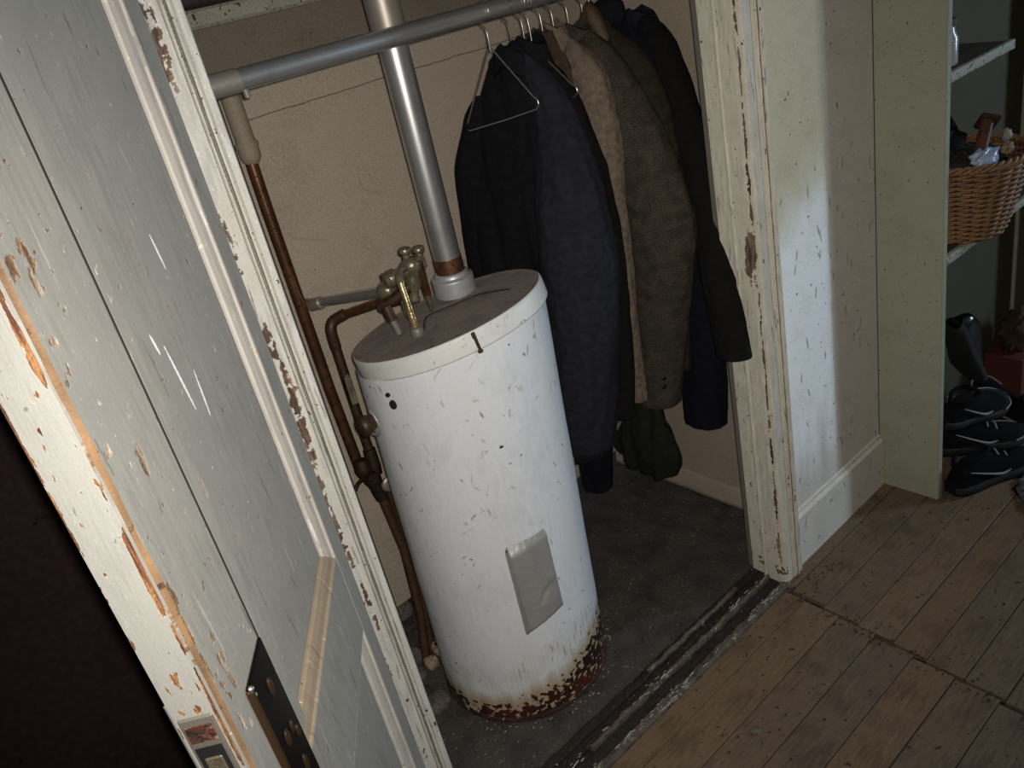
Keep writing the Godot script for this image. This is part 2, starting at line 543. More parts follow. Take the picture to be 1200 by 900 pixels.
	p = paint(256, 256, {"base": Color(0.72, 0.71, 0.66), "under": Color(0.36, 0.29, 0.22), "chip": 0.74, "seed": 86, "tile": true, "f": 2.0, "low": 0.1, "fine": 0.1})
	mat("chipped_white", p, 0.8, 0.15, 3.0, Color(0.86, 0.85, 0.82))
	# --- floorboards: grain along x
	p = paint(512, 512, {"base": Color(0.425, 0.355, 0.278), "under": Color(0.28, 0.23, 0.18), "under2": Color(0.18, 0.15, 0.125), "dirt": Color(0.30, 0.26, 0.22), "low": 0.20, "fine": 0.12, "streak": 0.14, "dirt_amt": 0.85, "stretch": 8, "axis": "x", "chip": 0.82, "seed": 91, "tile": true, "f": 1.5, "rim": 0.0})
	for k in 60:
		var a := Vector2(rng.randf() * 512, rng.randf() * 512)
		mark(p.rgb, 512, 512, a, a + Vector2(rng.randf_range(8, 50), rng.randf_range(-2, 2)), 0.9, Color(0.5, 0.43, 0.35), 0.35)
	for k in 5:
		var m := mat("board_%d" % k, p, 0.62, 0.15, 1.3, [Color(1, 1, 1), Color(0.94, 0.94, 0.96), Color(1.04, 1.01, 0.97), Color(0.97, 0.96, 0.95), Color(1.02, 0.97, 0.93)][k], 0.0, 0.4)
		m.uv1_offset = Vector3(0.37 * k, 0.2 * k, 0.61 * k)
	p = paint(512, 512, {"base": Color(0.255, 0.23, 0.205), "under": Color(0.17, 0.15, 0.135), "under2": Color(0.36, 0.33, 0.30), "dirt": Color(0.19, 0.17, 0.15), "low": 0.3, "fine": 0.25, "streak": 0.1, "dirt_amt": 0.7, "stretch": 3, "axis": "x", "chip": 0.72, "seed": 95, "tile": true, "f": 2.0, "rim": 0.0})
	for k in 160:
		var a := Vector2(rng.randf() * 512, rng.randf() * 512)
		mark(p.rgb, 512, 512, a, a + Vector2(rng.randf_range(-3, 3), rng.randf_range(-3, 3)), rng.randf_range(0.6, 1.3), Color(0.5, 0.47, 0.43), rng.randf_range(0.3, 0.9))
	mat("closet_dirt", p, 0.85, 0.3, 1.5)
	p = paint(256, 512, {"base": Color(0.36, 0.325, 0.285), "under": Color(0.66, 0.63, 0.58), "under2": Color(0.16, 0.13, 0.11), "dirt": Color(0.17, 0.14, 0.12), "low": 0.3, "fine": 0.2, "streak": 0.4, "dirt_amt": 0.8, "stretch": 8, "axis": "x", "chip": 0.68, "seed": 97, "tile": true, "f": 2.4, "rim": 0.0})
	mat("worn_sill", p, 0.8, 0.2, 2.0, Color(1.0, 0.98, 0.95))
	mat("worn_sill_dark", p, 0.85, 0.2, 2.0, Color(0.42, 0.38, 0.34))
	# --- heater jacket: u round (u 0.5 faces the room), v down 0.95 m
	w = 1024
	h = 768
	d = PackedFloat32Array()
	d.resize(w * h)
	for j in range(h * 3 / 4, h):
		var y := (1.0 - float(j) / h) * 0.95
		for i in w:
			var ang := (float(i) / w - 0.5) * 360.0
			var top := 0.105 + 0.090 * smoothstep(-55.0, 40.0, ang) - 0.04 * smoothstep(90.0, 140.0, ang) + 0.02 * wob.get_noise_2d(ang * 0.12, 5)
			d[j * w + i] = clampf((top - y) / 0.07, -0.25, 0.95) * 0.60 if y < top + 0.1 else 0.0
	p = paint(w, h, {"base": Color(0.84, 0.845, 0.845), "under": Color(0.30, 0.14, 0.07), "under2": Color(0.13, 0.07, 0.048), "dirt": Color(0.74, 0.735, 0.71), "low": 0.04, "fine": 0.02, "streak": 0.03, "dirt_amt": 0.3, "stretch": 4, "chip": 0.90, "dens": d, "seed": 112, "chip_f": 0.045, "rim": 0.05, "rim_lift": 0.93})
	for j in range(h * 7 / 10, h):   # rust stain that bleeds above the flakes
		for i in w:
			var o := (j * w + i) * 3
			var q := clampf(d[j * w + i] * 2.2 + 0.42 + 0.10 * sin(i * 0.9) * sin(i * 0.13) + 0.25 * wob.get_noise_2d(i * 0.02, j * 0.02), 0.0, 1.0) if d[j * w + i] != 0.0 else 0.0
			if p.rgb[o] > 120:
				p.rgb[o] = int(p.rgb[o] * (1.0 - 0.20 * q))
				p.rgb[o + 1] = int(p.rgb[o + 1] * (1.0 - 0.29 * q))
				p.rgb[o + 2] = int(p.rgb[o + 2] * (1.0 - 0.43 * q))
	for k in 80:   # grime squiggles, thickest below the lid band
		var a := Vector2(w * rng.randf_range(0.15, 0.75), h * (0.04 + 0.5 * pow(rng.randf(), 2.2)))
		for s in 3:
			var b := a + Vector2(rng.randf_range(-8, 8), rng.randf_range(-6, 10))
			mark(p.rgb, w, h, a, b, rng.randf_range(0.5, 1.1), Color(0.55, 0.52, 0.47), rng.randf_range(0.08, 0.26))
			a = b
	rng.seed = 3
	for k in 130:
		var a := Vector2(rng.randf() * w, rng.randf() * h * 0.85)
		mark(p.rgb, w, h, a, a + Vector2(rng.randf_range(-9, 9), rng.randf_range(-14, 14)), rng.randf_range(0.7, 1.2), Color(0.45, 0.43, 0.4), rng.randf_range(0.15, 0.55))
	for k in 16:   # drips below the cover plate
		var a := Vector2(w * rng.randf_range(0.38, 0.56), h * rng.randf_range(0.73, 0.80))
		mark(p.rgb, w, h, a, a + Vector2(0, rng.randf_range(8, 34)), 0.7, Color(0.52, 0.47, 0.41), 0.4)
	mat("heater_enamel", p, 0.42, 0.25)
	p = paint(256, 256, {"base": Color(0.56, 0.51, 0.47), "under": Color(0.38, 0.31, 0.26), "dirt": Color(0.36, 0.31, 0.28), "low": 0.24, "fine": 0.12, "chip": 0.78, "seed": 121, "tile": true, "f": 2.0, "dirt_amt": 0.5, "rim": 0.0})
	mat("dusty_lid", p, 0.8, 0.1, 3.0)
	p = paint(256, 256, {"base": Color(0.34, 0.16, 0.08), "under": Color(0.12, 0.06, 0.045), "under2": Color(0.55, 0.50, 0.45), "dirt": Color(0.16, 0.08, 0.055), "low": 0.4, "fine": 0.35, "chip": 0.63, "seed": 126, "tile": true, "f": 2.5, "rim": 0.03, "rim_lift": 1.7})
	mat("rust", p, 0.9, 0.5, 4.0)
	# --- metals
	p = paint(256, 256, {"base": Color(0.60, 0.595, 0.585), "under": Color(0.48, 0.47, 0.46), "dirt": Color(0.50, 0.49, 0.475), "low": 0.08, "fine": 0.16, "streak": 0.04, "chip": 0.92, "seed": 131, "tile": true, "f": 2.0, "dirt_amt": 0.4, "rim": 0.0})
	mat("galvanised", p, 0.33, 0.02, 4.0, Color(1.3, 1.3, 1.3), 0.85)
	mat("galvanised_dull", p, 0.45, 0.03, 4.0, Color(1.05, 1.0, 0.94), 0.6)
	mat("plate_steel", p, 0.40, 0.03, 4.0, Color(1.05, 1.05, 1.03), 0.35)
	mat("cast_fitting", p, 0.5, 0.1, 6.0, Color(0.8, 0.76, 0.70), 0.35)
	p = paint(256, 256, {"base": Color(0.41, 0.295, 0.205), "under": Color(0.27, 0.195, 0.145), "dirt": Color(0.27, 0.20, 0.155), "low": 0.3, "fine": 0.15, "streak": 0.1, "chip": 0.72, "seed": 136, "tile": true, "f": 2.0, "dirt_amt": 0.6, "rim": 0.0})
	mat("copper", p, 0.30, 0.03, 4.0, Color(1.15, 1.12, 1.1), 0.75)
	mat("copper_dark", p, 0.5, 0.05, 4.0, Color(0.66, 0.66, 0.66), 0.35)
	p = paint(256, 256, {"base": Color(0.52, 0.48, 0.38), "under": Color(0.32, 0.28, 0.21), "under2": Color(0.56, 0.54, 0.48), "dirt": Color(0.34, 0.31, 0.24), "low": 0.35, "fine": 0.2, "chip": 0.68, "seed": 139, "tile": true, "f": 2.5, "dirt_amt": 0.6, "rim": 0.0})
	mat("old_brass", p, 0.32, 0.08, 6.0, Color.WHITE, 0.55)
	plain("bright_wire", Color(0.72, 0.72, 0.70), 0.32, 0.9)
	plain("dark_wire", Color(0.42, 0.40, 0.36), 0.4, 0.8)
	plain("black_plate", Color(0.07, 0.06, 0.055), 0.2, 0.6)
	plain("bronze", Color(0.30, 0.22, 0.14), 0.4, 0.7)
	plain("black_hole", Color(0.02, 0.02, 0.02), 0.9)
	# --- woods, stones
	p = paint(256, 512, {"base": Color(0.46, 0.35, 0.235), "under": Color(0.34, 0.225, 0.135), "dirt": Color(0.38, 0.27, 0.175), "low": 0.15, "fine": 0.1, "streak": 0.25, "stretch": 12, "chip": 0.75, "seed": 141, "tile": true, "rim": 0.02})
	mat("bare_wood", p, 0.8, 0.1, 3.0)
	mat("hanger_wood", p, 0.7, 0.05, 3.0, Color(0.62, 0.62, 0.58))
	p = paint(256, 256, {"base": Color(0.40, 0.37, 0.33), "under": Color(0.24, 0.21, 0.19), "dirt": Color(0.26, 0.23, 0.2), "low": 0.3, "fine": 0.2, "chip": 0.7, "seed": 146, "tile": true, "f": 2.0, "dirt_amt": 0.6, "rim": 0.0})
	mat("rubble", p, 0.95, 0.3, 5.0)
	mat("rubble_dark", p, 0.95, 0.3, 5.0, Color(0.6, 0.56, 0.52))
	mat("shelf_wood", p, 0.85, 0.1, 3.0, Color(0.42, 0.34, 0.30))
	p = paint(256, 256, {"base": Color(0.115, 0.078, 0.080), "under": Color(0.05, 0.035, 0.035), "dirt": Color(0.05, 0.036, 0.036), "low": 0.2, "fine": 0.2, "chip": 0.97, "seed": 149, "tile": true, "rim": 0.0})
	mat("near_black", p, 0.85, 0.1, 1.5, Color.WHITE, 0.0, 0.15)  # near-black base colour for the walls at the left
	plain("room_paint", Color(0.38, 0.36, 0.32), 0.95)
	# --- cloth
	fabric("navy_cloth", Color(0.125, 0.128, 0.150), "twill", Color(0.17, 0.175, 0.20), 5)
	fabric("black_cloth", Color(0.080, 0.080, 0.087), "twill", Color(0.11, 0.11, 0.12), 15)
	fabric("charcoal_cloth", Color(0.070, 0.067, 0.063), "plain", Color(0.11, 0.105, 0.10), 25)
	fabric("beige_cloth", Color(0.42, 0.37, 0.315), "cord", Color(0.30, 0.255, 0.22), 35)
	fabric("brown_cloth", Color(0.25, 0.20, 0.16), "plain", Color(0.19, 0.15, 0.12), 37)
	fabric("tweed", Color(0.10, 0.085, 0.065), "tweed", Color(0.38, 0.35, 0.30), 45, 0.08, 5.0)
	fabric("grey_tweed", Color(0.10, 0.088, 0.07), "tweed", Color(0.25, 0.225, 0.18), 47, 0.08, 6.0)
	fabric("blue_cloth", Color(0.055, 0.060, 0.085), "twill", Color(0.095, 0.10, 0.135), 55)
	fabric("olive_cloth", Color(0.105, 0.11, 0.08), "plain", Color(0.14, 0.145, 0.11), 65)
	fabric("grey_rag", Color(0.40, 0.385, 0.37), "plain", Color(0.3, 0.29, 0.28), 75)
	fabric("shoe_mesh", Color(0.035, 0.035, 0.038), "plain", Color(0.07, 0.07, 0.075), 85, 0.05, 20.0)
	plain("shoe_leather", Color(0.02, 0.02, 0.022), 0.22)
	plain("shoe_sole", Color(0.05, 0.05, 0.05), 0.8)
	plain("shoe_white", Color(0.50, 0.50, 0.50), 0.6)
	plain("button", Color(0.05, 0.045, 0.04), 0.35)
	# --- small things
	p = paint(128, 128, {"base": Color(0.53, 0.39, 0.25), "under": Color(0.32, 0.21, 0.12), "dirt": Color(0.30, 0.19, 0.11), "low": 0.25, "fine": 0.2, "chip": 0.74, "seed": 151, "tile": true, "f": 3.0, "rim": 0.0})
	mat("wicker", p, 0.6, 0.05, 6.0)
	mat("wicker_dark", p, 0.7, 0.05, 6.0, Color(0.55, 0.5, 0.48))
	plain("red_brown_card", Color(0.30, 0.12, 0.075), 0.8)
	plain("paint_chip", Color(0.60, 0.58, 0.54), 0.8)
	plain("plastic_wrap", Color(0.66, 0.72, 0.82), 0.25)
	plain("pink_lining", Color(0.6, 0.4, 0.4), 0.8)
	var gl := plain("jar_glass", Color(0.85, 0.88, 0.88, 0.25), 0.08)
	gl.transparency = BaseMaterial3D.TRANSPARENCY_ALPHA
	var pane := plain("window_glass", Color(0.9, 0.95, 1.0, 0.08), 0.05)
	pane.transparency = BaseMaterial3D.TRANSPARENCY_ALPHA
	# variants of the above
	var alias := func(from: String, called: String, tint: Color, rough := -1.0) -> void:
		var a: StandardMaterial3D = M[from].duplicate()
		a.resource_name = called
		a.albedo_color = tint
		if rough >= 0.0:
			a.roughness = rough
		M[called] = a
	alias.call("plaster", "side_plaster", Color(0.88, 0.87, 0.86))  # slightly darker copy of the plaster for the side wall
	alias.call("plaster", "backing", Color(0.70, 0.69, 0.68))  # plaster tinted darker, for the strip under the cleat and the seam
	alias.call("door_paint", "door_moulding", Color(1.22, 1.20, 1.19))
	alias.call("door_paint", "door_moulding_worn", Color(1.02, 0.93, 0.82))
	alias.call("copper", "copper_dull", Color(0.85, 0.85, 0.85), 0.5)
	M.copper_dull.metallic = 0.4
	alias.call("heater_enamel", "lid_enamel", Color(0.97, 0.96, 0.93))
	plain("dark_line", Color(0.16, 0.12, 0.10), 0.8)
	alias.call("rust", "rust_dark", Color(0.6, 0.55, 0.55))
	M.lid_enamel.uv1_scale = Vector3(1, 0.3, 1)
	alias.call("rubble", "flaking", Color(1.5, 1.45, 1.38))
	alias.call("plaster", "painted_joint", Color(0.86, 0.85, 0.83), 0.7)
	alias.call("old_brass", "brass_green", Color(0.8, 0.9, 0.75))
	alias.call("copper", "rusty_band", Color(1.15, 1.15, 1.15), 0.4)
	alias.call("galvanised", "collar_zinc", Color(1.15, 1.17, 1.2), 0.45)
	M.collar_zinc.metallic = 0.45
	alias.call("galvanised_dull", "old_iron", Color(0.62, 0.58, 0.56), 0.75)
	M.old_iron.metallic = 0.2
	alias.call("copper", "cast_dark", Color(0.62, 0.66, 0.70), 0.65)
	alias.call("old_brass", "polished_brass", Color(1.15, 1.06, 0.92), 0.24)
	alias.call("blue_cloth", "blue_grey_cloth", Color(1.3, 1.35, 1.3))
	alias.call("hanger_wood", "pinkish_wood", Color(0.75, 0.6, 0.55))
	alias.call("rubble", "rubble_brown", Color(0.72, 0.60, 0.45))
	alias.call("rubble", "cream_paper", Color(1.5, 1.42, 1.25))
	alias.call("jar_glass", "cloudy_glass", Color(0.75, 0.72, 0.7, 0.5), 0.2)

func _ready() -> void:
	# ------------------------------------------------------------ camera, sky, light, exposure
	var cam := Camera3D.new()
	cam.name = "camera"
	var pitch := deg_to_rad(26.268)
	var roll := deg_to_rad(-13.316)
	var yaw := deg_to_rad(35.563)
	var fwd := Vector3(sin(yaw) * cos(pitch), -sin(pitch), -cos(yaw) * cos(pitch))
	var right := Vector3(cos(yaw), 0, sin(yaw))
	var up := right.cross(fwd)
	cam.transform = Transform3D(Basis(right * cos(roll) + up * sin(roll), up * cos(roll) - right * sin(roll), -fwd), Vector3(0, 1.55, 0))
	cam.fov = rad_to_deg(2.0 * atan(450.0 / 988.6))
	cam.near = 0.02
	cam.far = 60
	add_child(cam)
	cam.current = true
	var we := WorldEnvironment.new()
	we.name = "world_environment"
	var env := Environment.new()
	env.background_mode = Environment.BG_COLOR
	env.background_color = Color(0.55, 0.62, 0.72)
	env.tonemap_mode = Environment.TONE_MAPPER_LINEAR
	env.tonemap_exposure = 1.0
	env.sdfgi_enabled = true
	env.ssao_enabled = true
	env.ssil_enabled = true
	we.environment = env
	add_child(we)
	# the hand lamp beside the camera
	var flash := SpotLight3D.new()
	flash.name = "hand_flash_lamp"
	flash.light_color = Color(1.0, 0.985, 0.97)
	flash.light_energy = 2.0
	flash.light_size = 0.012
	flash.spot_range = 12
	flash.spot_angle = 50
	flash.spot_attenuation = 2
	flash.spot_angle_attenuation = 1.0
	flash.shadow_enabled = true
	add_child(flash)
	flash.look_at_from_position(Vector3(0.014, 1.562, 0.012), Vector3(0.014, 1.562, 0.012) + fwd, Vector3.UP)
	# daylight from the narrow window on the right
	var win := AreaLight3D.new()
	win.name = "window_daylight"
	win.area_size = Vector2(0.4, 1.15)
	win.light_color = Color(0.80, 0.90, 1.0)
	win.light_energy = 5.5
	win.position = Vector3(4.27, 1.35, 0.97)
	win.set("area_range", 12.0)
	win.set("area_attenuation", 2.0)
	win.shadow_enabled = true
	add_child(win)
	win.look_at_from_position(win.position, win.position + Vector3(-1, 0, 0), Vector3.UP)

	wob.seed = 77
	wob.frequency = 1.0
	wob.fractal_octaves = 3
	make_materials()
	build_shell()
	build_floor()
	build_casings()
	build_door()
	build_shelf_unit()
	build_heater()
	build_pipes()
	build_rod_and_clothes()
	build_shelf_things()
	build_shoes()
	build_bits()

# ---------------------------------------------------------------- the setting
func build_shell() -> void:
	struct("wall_back", boxg(Vector3(0.2, 0.055, -1.86), Vector3(1.72, 2.5, -1.76), 0.002), M.plaster, "rough beige plaster wall at the back of the closet", "wall")
	struct("wall_right", boxg(Vector3(1.615, 0, -1.76), Vector3(1.72, 2.5, -1.13), 0.002), M.side_plaster, "beige plaster side wall of the closet behind the coats", "wall")
	struct("wall_left", boxg(Vector3(0.18, 0, -1.76), Vector3(0.28, 2.5, -1.13), 0.002), M.plaster)
	# skirting fillet of plaster at the foot of the side wall
	var fil := Geo.new()
	var rows := []
	for i in 13:
		var z := lerpf(-1.76, -1.13, i / 12.0)
		var o := 0.006 * wob.get_noise_2d(z * 30, 2)
		rows.append(PackedVector3Array([Vector3(1.615, 0.075 + o, z), Vector3(1.606 + o, 0.066 + o, z), Vector3(1.600 + o, 0.03, z), Vector3(1.598 + o, 0.016, z), Vector3(1.615, 0.012, z)]))
	fil.grid(rows, false, true)
	struct("baseboard_closet", fil, M.side_plaster, "low plastered skirting along the closet side wall", "baseboard")
	# room walls
	var wf := setting("wall_front", "dingy white wall right of the closet doorway, bluish below and yellower above", "wall")
	var g := Geo.new()
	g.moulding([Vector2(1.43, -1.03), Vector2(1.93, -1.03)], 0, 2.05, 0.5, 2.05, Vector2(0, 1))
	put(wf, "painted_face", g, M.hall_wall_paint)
	g = boxg(Vector3(1.43, 0, -1.13), Vector3(4.4, 2.5, -1.031), 0.001)
	g.box_at(Vector3(0.35, 2.05, -1.13), Vector3(1.43, 2.5, -1.03), 0.001)
	put(wf, "wall_core", g, M.room_paint)
	struct("wall_hall", boxg(Vector3(-1.7, 0, -1.13), Vector3(0.30, 2.5, -1.03), 0.002), M.near_black, "nearly black wall behind the open door", "wall")
	struct("wall_far_left", boxg(Vector3(-1.7, 0, -1.03), Vector3(-1.6, 2.5, 2.5), 0.002), M.near_black)
	struct("wall_rear", boxg(Vector3(-1.7, 0, 2.4), Vector3(4.4, 2.5, 2.5), 0.002), M.room_paint)
	var wr := setting("wall_room_right")
	g = Geo.new()
	g.box_at(Vector3(4.3, 0, -1.03), Vector3(4.4, 2.5, 0.77), 0.001)
	g.box_at(Vector3(4.3, 0, 1.17), Vector3(4.4, 2.5, 2.4), 0.001)
	g.box_at(Vector3(4.3, 0, 0.77), Vector3(4.4, 0.75, 1.17), 0.001)
	g.box_at(Vector3(4.3, 1.95, 0.77), Vector3(4.4, 2.5, 1.17), 0.001)
	put(wr, "wall_core", g, M.room_paint)
	var wn := setting("window_1", "narrow sash window in the right wall", "window")
	g = Geo.new()
	g.box_at(Vector3(4.31, 0.75, 0.77), Vector3(4.36, 1.95, 0.80))
	g.box_at(Vector3(4.31, 0.75, 1.14), Vector3(4.36, 1.95, 1.17))
	g.box_at(Vector3(4.31, 0.75, 0.80), Vector3(4.36, 0.79, 1.14))
	g.box_at(Vector3(4.31, 1.91, 0.80), Vector3(4.36, 1.95, 1.14))
	put(wn, "window_frame", g, M.chipped_white)
	put(wn, "pane", boxg(Vector3(4.333, 0.79, 0.80), Vector3(4.337, 1.91, 1.14), 0.0005), M.window_glass)
	struct("ceiling", boxg(Vector3(-1.7, 2.5, -1.86), Vector3(4.4, 2.6, 2.5), 0.002), M.room_paint)
	# white baseboard along the wall
	g = Geo.new()
	g.moulding([Vector2(1.489, -1.03), Vector2(1.489, -1.016), Vector2(1.928, -1.016)], 0, 0.150, 0.5, 2.05, Vector2(-0.2, 1))
	g.moulding([Vector2(1.489, -1.0255), Vector2(1.928, -1.0255)], 0.154, 0.163, 0.5, 2.05, Vector2(0, 1))
	g.quad(Vector3(1.489, 0.150, -1.016), Vector3(1.928, 0.150, -1.016), Vector3(1.928, 0.154, -1.0255), Vector3(1.489, 0.154, -1.0255), Vector3(0, 1, 1), [Vector2(0.1, 0.9), Vector2(0.9, 0.9), Vector2(0.9, 0.89), Vector2(0.1, 0.89)])
	g.quad(Vector3(1.489, 0.163, -1.0255), Vector3(1.928, 0.163, -1.0255), Vector3(1.928, 0.166, -1.03), Vector3(1.489, 0.166, -1.03), Vector3(0, 1, 0.5), [Vector2(0.1, 0.9), Vector2(0.9, 0.9), Vector2(0.9, 0.89), Vector2(0.1, 0.89)])
	struct("baseboard_front", g, M.hall_wall_paint, "painted white baseboard at the foot of the dingy wall", "baseboard")
	# stones in the foot of the back wall
	rng.seed = 21
	var x := 0.50
	while x < 1.2:
		var l := rng.randf_range(0.05, 0.09)
		var s := rock(Vector3(l, 0.052, 0.05), rng.randi() % 99, 0.12)
		var o := put(wall_of("wall_back"), "stone", s, M.rubble if rng.randf() < 0.6 else M.rubble_dark)
		o.position = Vector3(x + l / 2, 0.028, -1.768)
		x += l + 0.004
	var seam := []
	for k in 41:
		var sx := lerpf(0.74, 1.6, k / 40.0)
		seam.append(Vector3(sx, 1.366 + 0.004 * wob.get_noise_2d(sx * 6, 3) + 0.0015 * wob.get_noise_2d(sx * 40, 3), -1.7599))
	put(wall_of("wall_back"), "plaster_seam", tubeg(seam, 0.0013, 5), M.backing)
	# plank shelf high in the closet with its cleat and a darker strip below
	var sh := thing("closet_shelf", "dark wooden shelf board on a chipped white cleat above the clothes rod", "shelf", Vector3(0.95, 1.587, -1.76))
	put(sh, "shelf_board", boxg(Vector3(-0.668, 0.0, 0.0), Vector3(0.663, 0.022, 0.30)), M.shelf_wood)
	put(sh, "cleat", boxg(Vector3(-0.668, -0.034, 0.001), Vector3(0.663, -0.001, 0.022), 0.004), M.chipped_white, "chipped white cleat")
	put(sh, "lower_strip", boxg(Vector3(-0.668, -0.135, 0.001), Vector3(0.663, -0.035, 0.008), 0.002), M.backing, "brownish grey strip below the cleat")

func wall_of(called: String) -> Node3D:
	return get_node(NodePath(called))

func rock(size: Vector3, sd: int, rough := 0.2) -> Geo:
	var g := Geo.new()
	var rows := []
	for i in 7:
		var a := -PI / 2 + PI * i / 6.0
		var ring := PackedVector3Array()
		for j in 10:
			var b := TAU * j / 10.0
			var p := Vector3(cos(a) * cos(b), sin(a), cos(a) * sin(b))
			var q := Vector3(signf(p.x) * pow(absf(p.x), 0.45), signf(p.y) * pow(absf(p.y), 0.45), signf(p.z) * pow(absf(p.z), 0.45))
			q *= 1.0 + rough * wob.get_noise_3d(p.x * 1.3 + sd * 7.3, p.y * 1.3, p.z * 1.3 + sd)
			ring.append(Vector3(q.x * size.x, q.y * size.y, q.z * size.z) * 0.5)
		rows.append(ring)
	g.grid(rows, true)
	return g

func build_floor() -> void:
	var fl := setting("floor", "worn brown floorboards with dirt in the joints", "floor")
	put(fl, "subfloor", boxg(Vector3(-1.7, -0.12, -1.86), Vector3(4.4, -0.012, 2.5), 0.001), M.worn_sill_dark)
	rng.seed = 17
	# boards run along x and meet in one long butt joint; the joint wanders a little
	var zs := [-1.0, -0.945, -0.850, -0.756, -0.662, -0.568, -0.475]
	var zr := [-1.03, -0.985, -0.894, -0.802, -0.715, -0.635, -0.552, -0.468]
	while zs[-1] < 2.3:
		zs.append(zs[-1] + 0.094)
	while zr[-1] < 2.3:
		zr.append(zr[-1] + 0.088)
	for i in zs.size() - 1:
		var e: float = 1.395 - 0.082 * (zs[i] + 0.95) + rng.randf_range(-0.004, 0.003)
		var y := rng.randf_range(-0.0025, 0.001)
		put(fl, "floorboard", boxg(Vector3(-1.6, -0.022, zs[i] + 0.0012), Vector3(e, y, zs[i + 1] - 0.0012), 0.0010), M["board_%d" % (rng.randi() % 5)])
	for i in zr.size() - 1:
		var e: float = 1.395 - 0.082 * (zr[i] + 0.95) + 0.007 + rng.randf_range(-0.002, 0.004)
		var y := rng.randf_range(-0.0015, 0.002)
		put(fl, "floorboard", boxg(Vector3(e, -0.022, zr[i] + 0.0012), Vector3(4.3, y, zr[i + 1] - 0.0012), 0.0010), M["board_%d" % (rng.randi() % 5)])
	# closet floor: caked dirt, gently uneven
	var g := Geo.new()
	var rows := []
	for i in 41:
		var z := lerpf(-1.76, -1.115, i / 40.0)
		var row := PackedVector3Array()
		for j in 81:
			var x := lerpf(0.28, 1.615, j / 80.0)
			row.append(Vector3(x, -0.004 + 0.004 * wob.get_noise_2d(x * 12, z * 12) + 0.0025 * wob.get_noise_2d(x * 40, z * 40), z))
		rows.append(row)
	g.grid(rows, false, false, Rect2(0, 0, 1, 1), true)
	put(fl, "closet_floor", g, M.closet_dirt, "dark dirt-caked closet floor")
	# worn threshold of several strips between hall and closet
	var th := setting("trim_3", "worn grey wooden threshold strips with white paint flakes across the closet doorway", "threshold")
	for s in [[-1.021, -1.000, 0.006, 0, 0.40, 1.425], [-1.053, -1.024, 0.000, 1, 0.40, 1.425], [-1.067, -1.056, 0.008, 0, 0.74, 1.425], [-1.092, -1.070, -0.002, 1, 0.40, 1.425], [-1.108, -1.097, 0.006, 0, 0.98, 1.33], [-1.118, -1.095, 0.0, 1, 0.40, 1.425]]:
		var q := Geo.new()
		var rr := []
		for i in 81:
			var x := lerpf(s[4], s[5], i / 80.0)
			var a: float = s[0] + 0.003 * wob.get_noise_2d(x * 28, s[0] * 90)
			var b: float = s[1] + 0.004 * wob.get_noise_2d(x * 34, s[1] * 90)
			var y: float = s[2] + 0.005 * wob.get_noise_2d(x * 16, s[2] * 900 + s[0] * 40)
			rr.append(PackedVector3Array([Vector3(x, -0.02, a), Vector3(x, y - 0.002, a), Vector3(x, y, a + 0.002), Vector3(x, y + 0.001 * wob.get_noise_2d(x * 60, 9), (a + b) / 2), Vector3(x, y, b - 0.002), Vector3(x, y - 0.002, b), Vector3(x, -0.02, b)]))
		q.grid(rr, false, true)
		put(th, "strip", q, M.worn_sill if s[3] == 0 else M.worn_sill_dark)
	# flakes of white paint lying along the strips and over the closet floor
	rng.seed = 29
	var fk := Geo.new()
	for k in 340:
		var p: Vector3
		var sz := rng.randf_range(0.0012, 0.0036)
		var along := 1.0
		if k < 190:
			p = Vector3(rng.randf_range(0.55, 1.42), 0.007, -1.012 + rng.randfn(0, 0.005))
			along = rng.randf_range(1.5, 5.0)
			if rng.randf() < 0.35:
				p.z = -1.062 + rng.randfn(0, 0.006)
				p.y = 0.009
			if wob.get_noise_2d(p.x * 7, 3) < -0.05:
				continue
		else:
			p = Vector3(rng.randf_range(0.45, 1.58), 0.002, rng.randf_range(-1.7, -1.0))
			if rng.randf() < 0.35:
				var a := rng.randf_range(-1.4, 1.4)
				p = Vector3(0.836 + sin(a) * rng.randf_range(0.205, 0.235), 0.003, -1.384 + cos(a) * rng.randf_range(0.205, 0.235))
				along = 1.6
			sz *= 0.7
		fk.box(Transform3D(Basis.from_euler(Vector3(rng.randf_range(-0.3, 0.3), rng.randf_range(-0.25, 0.25) if along > 1.6 else rng.randf() * 6.0, rng.randf_range(-0.2, 0.2))), p), Vector3(sz * rng.randf_range(0.8, 2.0) * along, 0.0010, sz), 0.0003)
	var fo := put(self, "paint_flakes", fk, M.paint_chip)
	tag(fo, "scattered white paint flakes on the threshold and closet floor", "debris")
	fo.set_meta("kind", "stuff")

